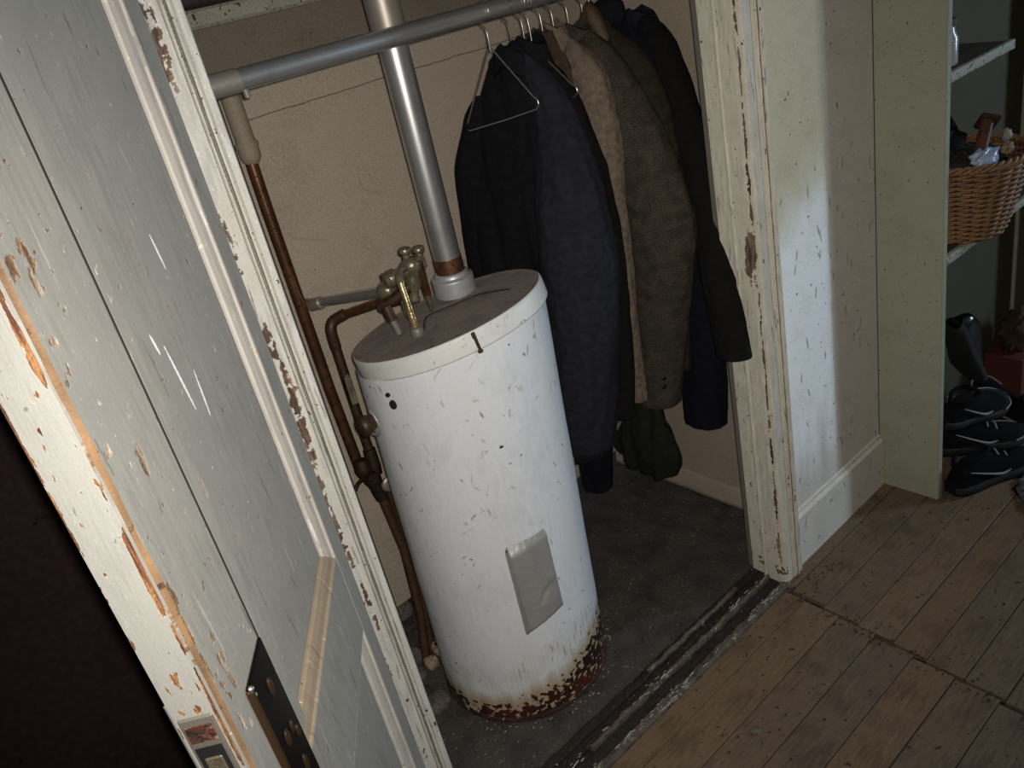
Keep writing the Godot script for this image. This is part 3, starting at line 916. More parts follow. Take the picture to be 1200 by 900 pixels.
func build_casings() -> void:
	# right: from the closet inwards end of the reveal, over the stop bead, round the corner, across the face with its reeds
	var prof := [Vector2(1.432, -1.118), Vector2(1.424, -1.112), Vector2(1.424, -1.078), Vector2(1.417, -1.074), Vector2(1.416, -1.069), Vector2(1.419, -1.066), Vector2(1.419, -1.062), Vector2(1.416, -1.060), Vector2(1.416, -1.030), Vector2(1.4185, -1.012), Vector2(1.4215, -1.008),
		Vector2(1.448, -1.008), Vector2(1.450, -1.0105), Vector2(1.452, -1.008), Vector2(1.456, -1.0045), Vector2(1.460, -1.008), Vector2(1.462, -1.011), Vector2(1.465, -1.0055), Vector2(1.469, -1.003), Vector2(1.473, -1.0055), Vector2(1.475, -1.011), Vector2(1.480, -1.007), Vector2(1.487, -1.007), Vector2(1.490, -1.010), Vector2(1.490, -1.0305)]
	var g := Geo.new()
	g.moulding(prof, 0, 2.05, 0.25, 2.05, Vector2(-0.75, 0.66))
	struct("trim_1", g, M.casing_paint_two, "reeded cream door casing right of the closet, brown wood showing at its corner", "door casing")
	prof = [Vector2(0.298, -1.03), Vector2(0.298, -1.012), Vector2(0.300, -1.010), Vector2(0.378, -1.010), Vector2(0.3795, -1.0135), Vector2(0.381, -1.010), Vector2(0.383, -1.0085), Vector2(0.385, -1.010), Vector2(0.3862, -1.0140), Vector2(0.3875, -1.009), Vector2(0.3895, -1.008), Vector2(0.3915, -1.009), Vector2(0.393, -1.0140), Vector2(0.3945, -1.0105), Vector2(0.403, -1.010), Vector2(0.405, -1.012), Vector2(0.405, -1.12), Vector2(0.30, -1.12)]
	g = Geo.new()
	g.moulding(prof, 0, 2.05, 0.25, 2.05, Vector2(0.75, 0.66))
	struct("trim_2", g, M.casing_paint_one, "badly peeling cream door casing between the open door and the pipes", "door casing")

func build_door() -> void:
	var a := deg_to_rad(35.0)
	var d := Vector3(-sin(a), 0, cos(a))
	var nrm := Vector3(cos(a), 0, sin(a))
	var root := setting("door_1", "grey-white panelled closet door standing open at the left, scratched and chipped at its latch edge", "door")
	root.transform = Transform3D(Basis(d, Vector3.UP, -nrm), Vector3(0.350, 0, -0.985))
	var T := 0.042
	# one upright or rail: a slab whose face carries the door's paint
	var slab := func(called: String, t0: float, t1: float, y0: float, y1: float, z0: float, z1: float) -> void:
		var g := Geo.new()
		var b := 0.0015
		for s in [[Vector3(t0 + b, y0, z0), Vector3(t1 - b, y0, z0), Vector3(t1 - b, y1, z0), Vector3(t0 + b, y1, z0), Vector3(0, 0, -1)], [Vector3(t0, y0, z1), Vector3(t1, y0, z1), Vector3(t1, y1, z1), Vector3(t0, y1, z1), Vector3(0, 0, 1)],
			[Vector3(t0, y0, z0 + b), Vector3(t0, y1, z0 + b), Vector3(t0, y1, z1), Vector3(t0, y0, z1), Vector3(-1, 0, 0)], [Vector3(t1, y0, z0 + b), Vector3(t1, y1, z0 + b), Vector3(t1, y1, z1), Vector3(t1, y0, z1), Vector3(1, 0, 0)],
			[Vector3(t0, y0, z0), Vector3(t1, y0, z0), Vector3(t1, y0, z1), Vector3(t0, y0, z1), Vector3(0, -1, 0)], [Vector3(t0, y1, z0), Vector3(t1, y1, z0), Vector3(t1, y1, z1), Vector3(t0, y1, z1), Vector3(0, 1, 0)],
			[Vector3(t0, y0, z0 + b), Vector3(t0 + b, y0, z0), Vector3(t0 + b, y1, z0), Vector3(t0, y1, z0 + b), Vector3(-1, 0, -1)], [Vector3(t1, y0, z0 + b), Vector3(t1 - b, y0, z0), Vector3(t1 - b, y1, z0), Vector3(t1, y1, z0 + b), Vector3(1, 0, -1)]]:
			var uvs := []
			for i in 4:
				uvs.append(Vector2((s[i].x + s[i].z * 0.5) / 0.5, 1.0 - (s[i].y + s[i].z * 0.3) / 2.05))
			g.quad(s[0], s[1], s[2], s[3], s[4], uvs)
		put(root, called, g, M.door_paint)
	slab.call("stile", 0.0, 0.052, 0.012, 2.03, 0.0, T)
	slab.call("stile", 0.378, 0.487, 0.012, 2.03, 0.0, T)
	slab.call("rail", 0.0525, 0.3772, 1.90, 2.03, 0.0, T)
	slab.call("rail", 0.0525, 0.3772, 0.755, 0.885, 0.0, T)
	slab.call("rail", 0.0525, 0.3772, 0.012, 0.20, 0.0, T)
	for pn in [[0.885, 1.90], [0.20, 0.755]]:
		slab.call("panel", 0.053, 0.3765, pn[0] + 0.001, pn[1] - 0.001, 0.013, T - 0.01)
		# sticking round the panel: ovolo along four sides
		var g := Geo.new()
		var g2 := Geo.new()
		var mw := 0.026
		var steps := [[0.0, 0.001], [0.07, 0.0004], [0.12, 0.003], [0.5, 0.0048], [0.84, 0.008], [0.88, 0.0108], [1.0, 0.0125]]
		var rows := []
		for s in steps:
			var o: float = s[0] * mw
			var t0 := 0.0524 + o
			var t1 := 0.3752
			var y0: float = pn[0] + o
			var y1: float = pn[1] - o
			rows.append([Vector3(t0, y0, s[1]), Vector3(t1, y0, s[1]), Vector3(t1, y1, s[1]), Vector3(t0, y1, s[1])])
		for i in rows.size() - 1:
			for k in 4:
				var p0: Vector3 = rows[i][k]
				var p1: Vector3 = rows[i][(k + 1) % 4]
				var p2: Vector3 = rows[i + 1][(k + 1) % 4]
				var p3: Vector3 = rows[i + 1][k]
				var uvs := []
				for p in [p0, p1, p2, p3]:
					uvs.append(Vector2(p.x / 0.5, 1.0 - p.y / 2.05))
				if k != 1:
					(g2 if k == 0 else g).quad(p0, p1, p2, p3, Vector3(0, 0, -1), uvs)
		put(root, "panel_moulding", g, M.door_moulding)
		put(root, "panel_moulding", g2, M.door_moulding_worn, "worn brownish lower moulding")
		# beside the latch stile the moulding lies flush, with a dark strip between
		slab.call("panel_moulding", 0.352, 0.3752, pn[0] + 0.026, pn[1] - 0.026, 0.0003, 0.0125)
		put(root, "joint", boxg(Vector3(0.3746, pn[0], 0.0001), Vector3(0.3781, pn[1], 0.005), 0.00005), M.dark_line)
	# the latch edge: painted face, and the worn arris of bare wood beside it
	var g := Geo.new()
	g.quad(Vector3(0.4885, 0.012, 0.006), Vector3(0.4885, 2.03, 0.006), Vector3(0.4885, 2.03, T), Vector3(0.4885, 0.012, T), Vector3(1, 0, 0), [Vector2(1, 1), Vector2(1, 0), Vector2(0.06, 0), Vector2(0.06, 1)])
	g.quad(Vector3(0.487, 0.012, T), Vector3(0.4885, 0.012, T), Vector3(0.4885, 2.03, T), Vector3(0.487, 2.03, T), Vector3(0, 0, 1))
	put(root, "latch_edge", g, M.door_edge_paint, "cream latch edge with chipped paint")
	g = Geo.new()
	var rows := []
	for i in 161:
		var y := lerpf(0.012, 2.03, i / 160.0)
		var w1 := 0.0012 + 0.0020 * wob.get_noise_2d(y * 18, 0) + 0.001 * wob.get_noise_2d(y * 90, 4)
		var w2 := 0.0026 + 0.0020 * wob.get_noise_2d(y * 16, 7) + 0.001 * wob.get_noise_2d(y * 90, 9)
		rows.append(PackedVector3Array([Vector3(0.487 - w1, y, -0.0004), Vector3(0.4862, y, 0.0002), Vector3(0.4884, y, 0.0016), Vector3(0.4889, y, maxf(0.003, w2))]))
	g.grid(rows, false, false)
	if g.n[0].z > 0:
		g = Geo.new()
		g.grid(rows, false, false, Rect2(0, 0, 1, 1), true)
	put(root, "bare_arris", g, M.bare_wood, "bare tan wood along the worn arris")
	# blackened lock plate on the face
	var lp := put(root, "lock_plate", boxg(Vector3(0.380, 0.80, -0.0035), Vector3(0.446, 1.048, 0.0), 0.0012), M.black_plate, "blackened metal lock plate")
	var rim := Geo.new()
	rim.box_at(Vector3(0.4445, 0.80, -0.0075), Vector3(0.4485, 1.046, 0.0), 0.0012)
	put(lp, "raised_edge", rim, M.bronze)
	for q in [[0.405, 1.008, 0.0055, 0.011], [0.418, 0.955, 0.006, 0.010], [0.40, 0.950, 0.004, 0.008], [0.432, 0.918, 0.005, 0.010], [0.405, 0.905, 0.005, 0.011], [0.392, 0.935, 0.004, 0.008], [0.42, 0.88, 0.005, 0.009]]:
		var e := Geo.new()
		e.lathe(Transform3D(Basis(Vector3(q[2], 0, 0), Vector3(0, 0, -0.003), Vector3(0, q[3], 0)), Vector3(q[0], q[1], -0.0034)), [Vector2(0.001, 0.6), Vector2(0.5, 0.7), Vector2(0.8, 0.5), Vector2(1, 0)], 14)
		put(lp, "stud", e, M.bronze)
	g = Geo.new()
	for q in [[0.444, 1.046], [0.4435, 1.038]]:
		g.lathe(Transform3D(Basis(Vector3(1, 0, 0), Vector3(0, 0, -1), Vector3(0, 1, 0)), Vector3(q[0], q[1], -0.0035)), [Vector2(0.0001, 0.004), Vector2(0.002, 0.0035), Vector2(0.0026, 0.0015), Vector2(0.0028, 0)], 10)
	put(lp, "screw", g, M.bright_wire)
	# mortise lock face in the edge
	var mf := put(root, "lock_face", boxg(Vector3(0.487, 0.86, 0.0105), Vector3(0.4905, 1.072, 0.0395), 0.0015), M.cast_fitting, "worn mortise lock face in the edge")
	put(mf, "upper_recess", boxg(Vector3(0.489, 1.045, 0.014), Vector3(0.4911, 1.064, 0.037), 0.0008), M.rust)
	put(mf, "latch_pocket", boxg(Vector3(0.489, 0.98, 0.014), Vector3(0.4911, 1.040, 0.037), 0.0008), M.black_hole)
	put(mf, "latch_bolt", boxg(Vector3(0.4895, 0.99, 0.018), Vector3(0.4925, 1.028, 0.033), 0.0012), M.old_brass)
	# rose plate on the far side
	g = Geo.new()
	g.box_at(Vector3(0.430, 0.90, T), Vector3(0.484, 1.085, T + 0.006), 0.002)
	put(root, "far_plate", g, M.plate_steel)
	# hinges at the casing
	for y in [0.22, 1.8]:
		put(root, "hinge", tubeg([Vector3(-0.006, y - 0.04, -0.004), Vector3(-0.006, y + 0.04, -0.004)], 0.005, 10), M.cast_fitting)

func build_shelf_unit() -> void:
	var u := thing("shelf_unit", "sage green built-in shelf unit with a chipped side panel at the right", "shelf unit", Vector3(1.93, 0, -1.03))
	put(u, "side_panel", boxg(Vector3(0.0, 0.0, 0.001), Vector3(0.022, 2.1, 0.166), 0.002), M.sage_paint, "speckled sage green side panel")
	put(u, "side_panel", boxg(Vector3(0.85, 0.0, 0.001), Vector3(0.872, 2.1, 0.166), 0.002), M.sage_paint_shaded)
	put(u, "back_panel", boxg(Vector3(0.022, 0.0, 0.001), Vector3(0.85, 2.1, 0.008), 0.001), M.sage_paint_shaded, "green back panel with interior shade in its tint")
	put(u, "corner_strip", boxg(Vector3(0.838, 0.0, 0.0085), Vector3(0.849, 2.1, 0.020), 0.002), M.sage_paint)
	for y in [0.70, 1.13, 1.6]:
		var g := Geo.new()
		var rows := []
		var hi := 0.0 if y != 1.13 else 0.0
		for i in 31:
			var x := lerpf(0.0225, 0.8375 if y != 1.13 else 0.352, i / 30.0)
			var o := 0.004 * wob.get_noise_2d(x * 25, y * 9)
			rows.append(PackedVector3Array([Vector3(x, y - 0.02, 0.009), Vector3(x, y - 0.02, 0.155 + o), Vector3(x, y - 0.004, 0.160 + o), Vector3(x, y - 0.001 + hi, 0.157 + o), Vector3(x, y, 0.009)]))
		g.grid(rows, true)
		var s := put(u, "shelf", g, M.sage_paint_shaded)
		var e := Geo.new()
		rows = []
		for i in 41:
			var x := lerpf(0.0225, 0.8375 if y != 1.13 else 0.354, i / 40.0)
			var o := 0.003 * wob.get_noise_2d(x * 40, y * 9)
			rows.append(PackedVector3Array([Vector3(x, y - 0.021 + o, 0.160), Vector3(x, y - 0.019 + o, 0.1655), Vector3(x, y - 0.001, 0.1655), Vector3(x, y + 0.002 + o * 0.3, 0.163), Vector3(x, y + 0.001, 0.152)]))
		e.grid(rows, false, true)
		put(s, "front_edge", e, M.chipped_white, "chipped white front edge")

# ---------------------------------------------------------------- water heater
const LID := Vector3(0.8535, 0.948, -1.3623)   # middle of the heater lid

func build_heater() -> void:
	# the lid sits askew: its plane leans back and to the left
	var c := Vector3(0.836, 0, -1.384)
	var R := 0.2035
	var H := 0.935
	var ln := Vector3(-0.0785, 1.0, -0.1855).normalized()
	var lx := Vector3.RIGHT.slide(ln).normalized()
	var lid := Transform3D(Basis(lx, ln, lx.cross(ln)), LID - c)
	var lean := Vector3(LID.x - c.x, 0, LID.z - c.z)
	var t := thing("water_heater", "white cylindrical water heater with a rusted foot and dusty lid", "water heater", c)
	var g := Geo.new()
	var rows := []
	for i in 41:
		var ring := PackedVector3Array()
		for j in 97:
			var a := -PI + TAU * j / 96.0
			var ytop := LID.y - 0.036 - (ln.x * sin(a) + ln.z * cos(a)) * R / ln.y
			var y := lerpf(0.012, ytop, pow(i / 40.0, 1.15))
			var r := R + 0.0012 * wob.get_noise_3d(sin(a) * 3, y * 5, cos(a) * 3)
			if y < 0.14:
				r += 0.0025 * wob.get_noise_3d(sin(a) * 12, y * 40, cos(a) * 12) * (1.0 - y / 0.14)
			ring.append(Vector3(r * sin(a), y, r * cos(a)) + lean * y / LID.y)
		rows.append(ring)
	g.grid(rows, false, true, Rect2(0, 1.0 - 0.012 / 0.95, 1, -(H - 0.064) / 0.95))
	put(t, "jacket", g, M.heater_enamel)
	# rolled rim of the lid, and its dusty top
	g = Geo.new()
	g.lathe(lid, [Vector2(R - 0.003, -0.039), Vector2(R + 0.0022, -0.0385), Vector2(R + 0.0034, -0.036), Vector2(R + 0.0034, -0.006), Vector2(R + 0.0022, -0.001), Vector2(R - 0.001, 0)], 96)
	put(t, "lid_rim", g, M.lid_enamel, "white rim band of the lid")
	g = Geo.new()
	g.lathe(lid, [Vector2(R - 0.001, 0), Vector2(R - 0.005, 0.0005), Vector2(R - 0.010, -0.002), Vector2(R * 0.6, -0.003), Vector2(R * 0.3, -0.0025), Vector2(0.001, -0.0025)], 64)
	put(t, "lid", g, M.dusty_lid, "dusty brown lid")
	# rusted foot ring
	g = Geo.new()
	rows = []
	for k in [[R - 0.02, 0.0], [R + 0.001, 0.0], [R + 0.004, 0.004], [R + 0.003, 0.012], [R - 0.001, 0.016], [R - 0.004, 0.02]]:
		var ring := PackedVector3Array()
		for j in 97:
			var a := -PI + TAU * j / 96.0
			var r: float = k[0] + 0.004 * wob.get_noise_3d(sin(a) * 9, k[1] * 60, cos(a) * 9)
			ring.append(Vector3(r * sin(a), k[1], r * cos(a)))
		rows.append(ring)
	g.grid(rows)
	put(t, "foot_ring", g, M.rust_dark, "flaking rusted foot ring")
	# loose scales of paint and rust round the foot
	rng.seed = 12
	g = Geo.new()
	for k in 26:
		var a := deg_to_rad(rng.randf_range(-95, 95))
		var y := rng.randf_range(0.008, 0.05 + 0.09 * smoothstep(-1.0, 0.8, a))
		var s := rng.randf_range(0.004, 0.013)
		var out := Vector3(sin(a), 0, cos(a))
		var b := Basis(Vector3(cos(a), 0, -sin(a)), Vector3.UP, out) * Basis.from_euler(Vector3(rng.randf_range(-0.35, 0.1), rng.randf_range(-0.3, 0.3), rng.randf() * 6.0))
		g.box(Transform3D(b, out * (R + 0.0015) + Vector3.UP * y), Vector3(s * rng.randf_range(0.7, 2.0), s, 0.0012), 0.0004)
	var sc := put(t, "paint_scales", g, M.flaking)
	sc.set_meta("kind", "stuff")
	# cover plate over the thermostat: pressed tray following the curve
	var ca := deg_to_rad(-13.5)
	var pw := 0.052
	var y0 := 0.268
	var y1 := 0.512
	g = Geo.new()
	rows = []
	for s in [[0.0, 0.0006], [0.0, 0.004], [0.0025, 0.006], [0.006, 0.0065], [0.014, 0.0105], [0.02, 0.011]]:
		pass
	var steps := 48
	for i in steps + 1:
		var v := float(i) / steps
		var y := lerpf(y0, y1, v)
		var row := PackedVector3Array()
		for j in steps + 1:
			var uu := lerpf(-pw, pw, float(j) / steps)
			pass
			var lift := 0.0030 + 0.015 * clampf((minf(minf(uu + pw, pw - uu) * 1.6, y - y0) - 0.004) / 0.012, 0.0, 1.0) * clampf((y1 - y - 0.004) / 0.028, 0.0, 1.0)
			var dent := exp(-pow((uu - 0.012 - (y - 0.352) * 0.9) / 0.009, 2) - pow((y - 0.352 + uu * 0.5) / 0.020, 2))
			lift -= 0.006 * dent
			lift += 0.003 * exp(-pow((uu - 0.030) / 0.008, 2) - pow((y - 0.375) / 0.012, 2)) + 0.003 * exp(-pow((uu + 0.004) / 0.006, 2) - pow((y - 0.335) / 0.02, 2))
			lift += 0.0008 * wob.get_noise_2d(uu * 60, y * 60)
			var an := uu / R
			var sy := y + uu / pw * lerpf(0.016, 0.009, v)
			row.append(Vector3(sin(an) * (R + lift), sy, cos(an) * (R + lift)))
		rows.append(row)
	g.grid(rows, false, true)
	var cp := put(t, "cover_plate", g, M.plate_steel, "dented bare metal cover plate")
	cp.rotation.y = ca
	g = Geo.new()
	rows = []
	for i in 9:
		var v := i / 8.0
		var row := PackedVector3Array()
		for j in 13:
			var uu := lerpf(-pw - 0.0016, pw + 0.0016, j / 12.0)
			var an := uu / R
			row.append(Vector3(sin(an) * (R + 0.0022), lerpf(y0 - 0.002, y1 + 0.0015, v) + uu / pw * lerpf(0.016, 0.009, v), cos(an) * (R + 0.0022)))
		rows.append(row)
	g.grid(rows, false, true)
	put(cp, "gap_shade", g, M.dark_line)  # dark sheet whose border paints the shadow gap round the plate
	for q in [[-0.044, 0.486], [0.044, 0.505]]:
		var e := Geo.new()
		e.lathe(Transform3D(Basis(Vector3(1, 0, 0), Vector3(0, 0, 1), Vector3(0, -1, 0)), Vector3(sin(q[0] / R) * R, q[1], cos(q[0] / R) * R + 0.006)), [Vector2(0.0035, -0.002), Vector2(0.0042, 0.001), Vector2(0.0025, 0.0022), Vector2(0.0001, 0.0024)], 12)
		put(cp, "screw", e, M.black_hole)
	# clip hanging from the lid band
	var cl := Geo.new()
	var fa := deg_to_rad(-21.5)
	var fx := lid * Transform3D(Basis(Vector3(cos(fa), 0, -sin(fa)), Vector3.UP, Vector3(sin(fa), 0, cos(fa))), Vector3(sin(fa) * (R + 0.005), -0.016, cos(fa) * (R + 0.005)))
	cl.box(fx.translated_local(Vector3(0, 0.008, 0)), Vector3(0.008, 0.012, 0.004), 0.0015)
	cl.tube([fx * Vector3(0, 0.010, 0.003), fx * Vector3(0, -0.022, 0.003)], [0.0036, 0.003], 8)
	cl.box(fx.translated_local(Vector3(0.0, -0.024, 0.001)), Vector3(0.010, 0.007, 0.006), 0.002)
	put(t, "clip", cl, M.copper_dark, "small rusty clip")
	# two plugged holes in the upper left of the jacket
	for q in [[-66.0, 0.856, 0.0075, 0.010], [-67.5, 0.877, 0.005, 0.0045]]:
		var an := deg_to_rad(q[0])
		var e := Geo.new()
		var o := Vector3(sin(an), 0, cos(an))
		e.lathe(Transform3D(Basis(Vector3(cos(an), 0, -sin(an)) * q[2], o, Vector3(0, q[3], 0)), o * (R + 0.0005) + Vector3.UP * q[1]), [Vector2(1, -0.002), Vector2(0.95, 0.0014), Vector2(0.4, 0.0018), Vector2(0.001, 0.0018)], 14)
		put(t, "plug", e, M.black_hole)
	# thermostat knob with its half-round guard on the left flank
	var ka := deg_to_rad(-88)
	var kx := Transform3D(Basis(Vector3(0, 0, 1), Vector3(sin(ka), 0, cos(ka)), Vector3(0, 1, 0)), Vector3(sin(ka) * R, 0.806, cos(ka) * R))
	g = Geo.new()
	g.lathe(kx, [Vector2(0.016, -0.002), Vector2(0.017, 0.006), Vector2(0.020, 0.010), Vector2(0.022, 0.016), Vector2(0.021, 0.026), Vector2(0.015, 0.030), Vector2(0.001, 0.031)], 24)
	put(t, "thermostat_knob", g, M.copper_dark, "dull brown thermostat knob")
	var arc := []
	for i in 15:
		var b := deg_to_rad(lerpf(-70, 150, i / 14.0))
		arc.append(kx * Vector3(0.030 * cos(b), 0.002, -0.030 * sin(b)))
	put(t, "guard", tubeg(arc, 0.0022, 6), M.plate_steel)
	# bracket strip above it
	g = Geo.new()
	var ba := deg_to_rad(-97)
	var bx := Transform3D(Basis(Vector3(cos(ba), 0, -sin(ba)), Vector3.UP, Vector3(sin(ba), 0, cos(ba))), Vector3(sin(ba) * (R + 0.006), 0.873, cos(ba) * (R + 0.006)))
	g.box(bx, Vector3(0.014, 0.062, 0.010), 0.002)
	g.tube([bx * Vector3(0.004, 0.03, 0.006), bx * Vector3(0.003, -0.03, 0.007)], 0.003, 8)
	put(t, "bracket", g, M.old_brass, "tarnished brass bracket")
	# dark tube standing in for a crease in the lid
	var cord := []
	for q in [[-0.070, 0.020], [-0.018, -0.047], [0.020, -0.034], [0.057, -0.005], [0.085, 0.02], [0.10, 0.10]]:
		cord.append(lid * Vector3(q[0], 0.0005, q[1]))
	put(t, "cord", tubeg(smooth(cord, 6), 0.0016, 6), M.dark_line, "thin dark line of a crease in the lid")

func build_pipes() -> void:
	# vertical galvanised pipe rising out of the lid
	var v := thing("vent_pipe", "straight galvanised vent pipe rising from the heater lid", "pipe", Vector3(0.947, 0.942, -1.448))
	put(v, "pipe", tubeg([Vector3(0, 0.07, 0), Vector3(0, 0.3, 0), Vector3(0, 0.535, 0), Vector3(0, 1.56, 0)], 0.0295, 32), M.galvanised)
	put(v, "bare_band", tubeg([Vector3(0, 0.03, 0), Vector3(0, 0.082, 0)], 0.0305, 32), M.rusty_band, "rust-brown band above the collar")
	var g := Geo.new()
	g.lathe(Transform3D(), [Vector2(0.0445, 0.0), Vector2(0.0455, 0.002), Vector2(0.0455, 0.012), Vector2(0.0455, 0.034), Vector2(0.0455, 0.036), Vector2(0.0447, 0.0385), Vector2(0.038, 0.040), Vector2(0.0365, 0.042), Vector2(0.036, 0.048), Vector2(0.031, 0.050)], 40)
	put(v, "collar", g, M.collar_zinc, "pale zinc collar")
	g = Geo.new()
	g.box(Transform3D(Basis.from_euler(Vector3(0, 0.5, 0.15)), Vector3(0.040, 0.052, -0.010)), Vector3(0.016, 0.006, 0.010), 0.001)
	put(v, "collar_tab", g, M.plate_steel)
	g = Geo.new()
	g.lathe(Transform3D(), [Vector2(0.030, 0.515), Vector2(0.0335, 0.517), Vector2(0.0335, 0.60), Vector2(0.0345, 0.604), Vector2(0.0345, 0.66), Vector2(0.030, 0.665)], 32)
	put(v, "coupling", g, M.galvanised_dull, "dull upper coupling")

	# tall copper pipe against the back wall
	var cu := thing("copper_riser", "tall copper pipe running up the back wall left of the heater", "pipe", Vector3(0.712, 0, -1.725))
	put(cu, "pipe", tubeg([Vector3(-0.004, 0.535, 0.035), Vector3(0.0, 0.75, 0.01), Vector3(0.004, 1.2, 0.0), Vector3(0.006, 1.33, 0)], 0.0135, 16), M.copper)
	g = Geo.new()
	g.lathe(Transform3D(Basis(), Vector3(0.008, 0, 0)), [Vector2(0.0135, 1.285), Vector2(0.018, 1.290), Vector2(0.0215, 1.297), Vector2(0.0225, 1.306), Vector2(0.0225, 1.318), Vector2(0.0245, 1.320), Vector2(0.0245, 1.327), Vector2(0.021, 1.330), Vector2(0.020, 1.336), Vector2(0.020, 1.44), Vector2(0.001, 1.441)], 20)
	put(cu, "joint", g, M.painted_joint, "wall-coloured painted union joint")
	# old iron drain pipe in the corner beside the casing
	var ip := thing("iron_pipe", "dusty dark iron pipe close behind the peeling casing", "pipe", Vector3(0.688, 0, -1.738))
	put(ip, "pipe", tubeg([Vector3(0.0, 0.0, 0.0), Vector3(0.0, 0.8, 0.001), Vector3(0.0, 1.445, 0)], 0.0105, 18), M.old_iron)

	# copper elbow pipe: out of the valve, bends down to the lower valve
	var el := thing("elbow_pipe", "copper pipe with a dark elbow bending down beside the heater", "pipe", Vector3(0.755, 0, -1.69))
	put(el, "branch", tubeg([Vector3(0.020, 0.916, 0.002), Vector3(0.075, 0.943, 0.1), Vector3(0.098, 0.952, 0.165)], 0.011, 14), M.copper)
	put(el, "elbow", tubeg(smooth([Vector3(-0.006, 0.850, 0.0), Vector3(-0.005, 0.885, 0.0), Vector3(0.000, 0.903, 0.0), Vector3(0.012, 0.912, 0.0), Vector3(0.032, 0.922, 0.02)], 5), 0.0135, 14), M.copper_dark)
	put(el, "drop", tubeg([Vector3(-0.006, 0.86, 0.0), Vector3(-0.012, 0.72, 0.01), Vector3(-0.020, 0.55, 0.025)], 0.012, 14), M.copper_dark)
	for q in [[0.082, 0.9455, 0.115], [0.094, 0.9505, 0.148]]:
		put(el, "ring", tubeg([Vector3(q[0] - 0.003, q[1] - 0.002, q[2] - 0.007), Vector3(q[0] + 0.003, q[1] + 0.002, q[2] + 0.007)], 0.0135, 14), M.copper_dark)

	# lower valve where the drops meet, and the pair of copper pipes below
	var lv := thing("gate_valve", "grimy cast gate valve joining the copper pipes beside the heater", "valve", Vector3(0.717, 0.545, -1.675))
	g = Geo.new()
	g.tube(smooth([Vector3(-0.010, 0.03, 0.01), Vector3(-0.012, 0.0, 0.012), Vector3(0.0, -0.03, 0.018), Vector3(0.004, -0.065, 0.022)], 5), [0.015, 0.017, 0.019, 0.021, 0.022, 0.021, 0.02, 0.02, 0.021, 0.022, 0.022, 0.02, 0.019, 0.018, 0.018, 0.016], 14)
	put(lv, "body", g, M.cast_dark)
	put(lv, "socket", tubeg([Vector3(0.018, 0.045, 0.012), Vector3(0.014, 0.0, 0.018), Vector3(0.012, -0.02, 0.02)], [0.0155, 0.017, 0.016], 14), M.cast_dark)
	put(lv, "bonnet", tubeg([Vector3(-0.004, -0.01, 0.01), Vector3(-0.014, -0.008, 0.055)], [0.016, 0.013], 12), M.cast_dark)
	g = Geo.new()
	g.lathe(Transform3D(Basis(Vector3(0, 1, 0), Vector3(0.25, 0.1, 0.95), Vector3(1, 0, 0)), Vector3(0.022, -0.045, 0.045)), [Vector2(0.001, 0.012), Vector2(0.012, 0.012), Vector2(0.019, 0.009), Vector2(0.021, 0.004), Vector2(0.019, 0.0), Vector2(0.001, 0.0)], 20)
	put(lv, "disc", g, M.galvanised_dull)
	put(lv, "spout", tubeg(smooth([Vector3(-0.02, -0.012, 0.02), Vector3(-0.045, -0.012, 0.03), Vector3(-0.058, -0.022, 0.034)], 4), 0.005, 8), M.cast_dark)
	put(lv, "collar_nut", tubeg([Vector3(0.004, -0.062, 0.022), Vector3(0.006, -0.088, 0.026)], [0.019, 0.017], 6), M.cast_dark)
	var lo := thing("copper_tails", "pair of tarnished copper pipes dropping from the gate valve to the floor", "pipe", Vector3(0.72, 0, -1.65))
	put(lo, "pipe", tubeg([Vector3(0.002, 0.465, 0.0), Vector3(0.008, 0.30, 0.012), Vector3(-0.018, 0.12, 0.04), Vector3(-0.060, -0.01, 0.07)], 0.012, 14), M.copper_dull)
	put(lo, "pipe", tubeg([Vector3(0.024, 0.49, 0.012), Vector3(0.026, 0.30, 0.014), Vector3(0.0, 0.13, 0.038), Vector3(-0.04, -0.01, 0.06)], 0.0125, 14), M.copper_dull)

	# grey pipe from the wall into the valve cluster
	var gp := thing("supply_pipe", "short grey supply pipe running level from the back wall to the brass valve", "pipe", Vector3(0.742, 0.955, -1.715))
	put(gp, "pipe", tubeg([Vector3(0.0, 0.0, -0.04), Vector3(0.006, 0.004, 0.0), Vector3(0.062, 0.046, 0.235)], 0.0115, 16), M.galvanised)
	put(gp, "joint", tubeg([Vector3(0.0, -0.001, -0.012), Vector3(0.010, 0.007, 0.022)], 0.0145, 16), M.galvanised_dull)
	g = Geo.new()
	var ax := Vector3(0.062, 0.046, 0.235).normalized()
	var nx := Transform3D(Basis(ax.cross(Vector3.UP).normalized(), ax, ax.cross(Vector3.UP).normalized().cross(ax)), Vector3(0.058, 0.043, 0.22))
	g.lathe(nx, [Vector2(0.0115, 0), Vector2(0.018, 0.002), Vector2(0.020, 0.008), Vector2(0.020, 0.022), Vector2(0.016, 0.03), Vector2(0.011, 0.034)], 8)
	put(gp, "union_nut", g, M.old_brass)

	# brass mixing and relief valve standing on the heater
	var bv := thing("brass_valve", "tarnished brass relief valve with stems and caps on top of the heater", "valve", Vector3(0.838, 1.035, -1.43))
	var tilt := Transform3D(Basis.from_euler(Vector3(0.12, 0, -0.12)), Vector3(0, -0.03, 0))
	g = Geo.new()
	g.lathe(tilt, [Vector2(0.001, -0.035), Vector2(0.011, -0.035), Vector2(0.013, -0.028), Vector2(0.010, -0.022), Vector2(0.012, -0.008), Vector2(0.017, -0.002), Vector2(0.0175, 0.016), Vector2(0.014, 0.020), Vector2(0.015, 0.034), Vector2(0.020, 0.038), Vector2(0.020, 0.050), Vector2(0.014, 0.054), Vector2(0.012, 0.060), Vector2(0.001, 0.061)], 20)
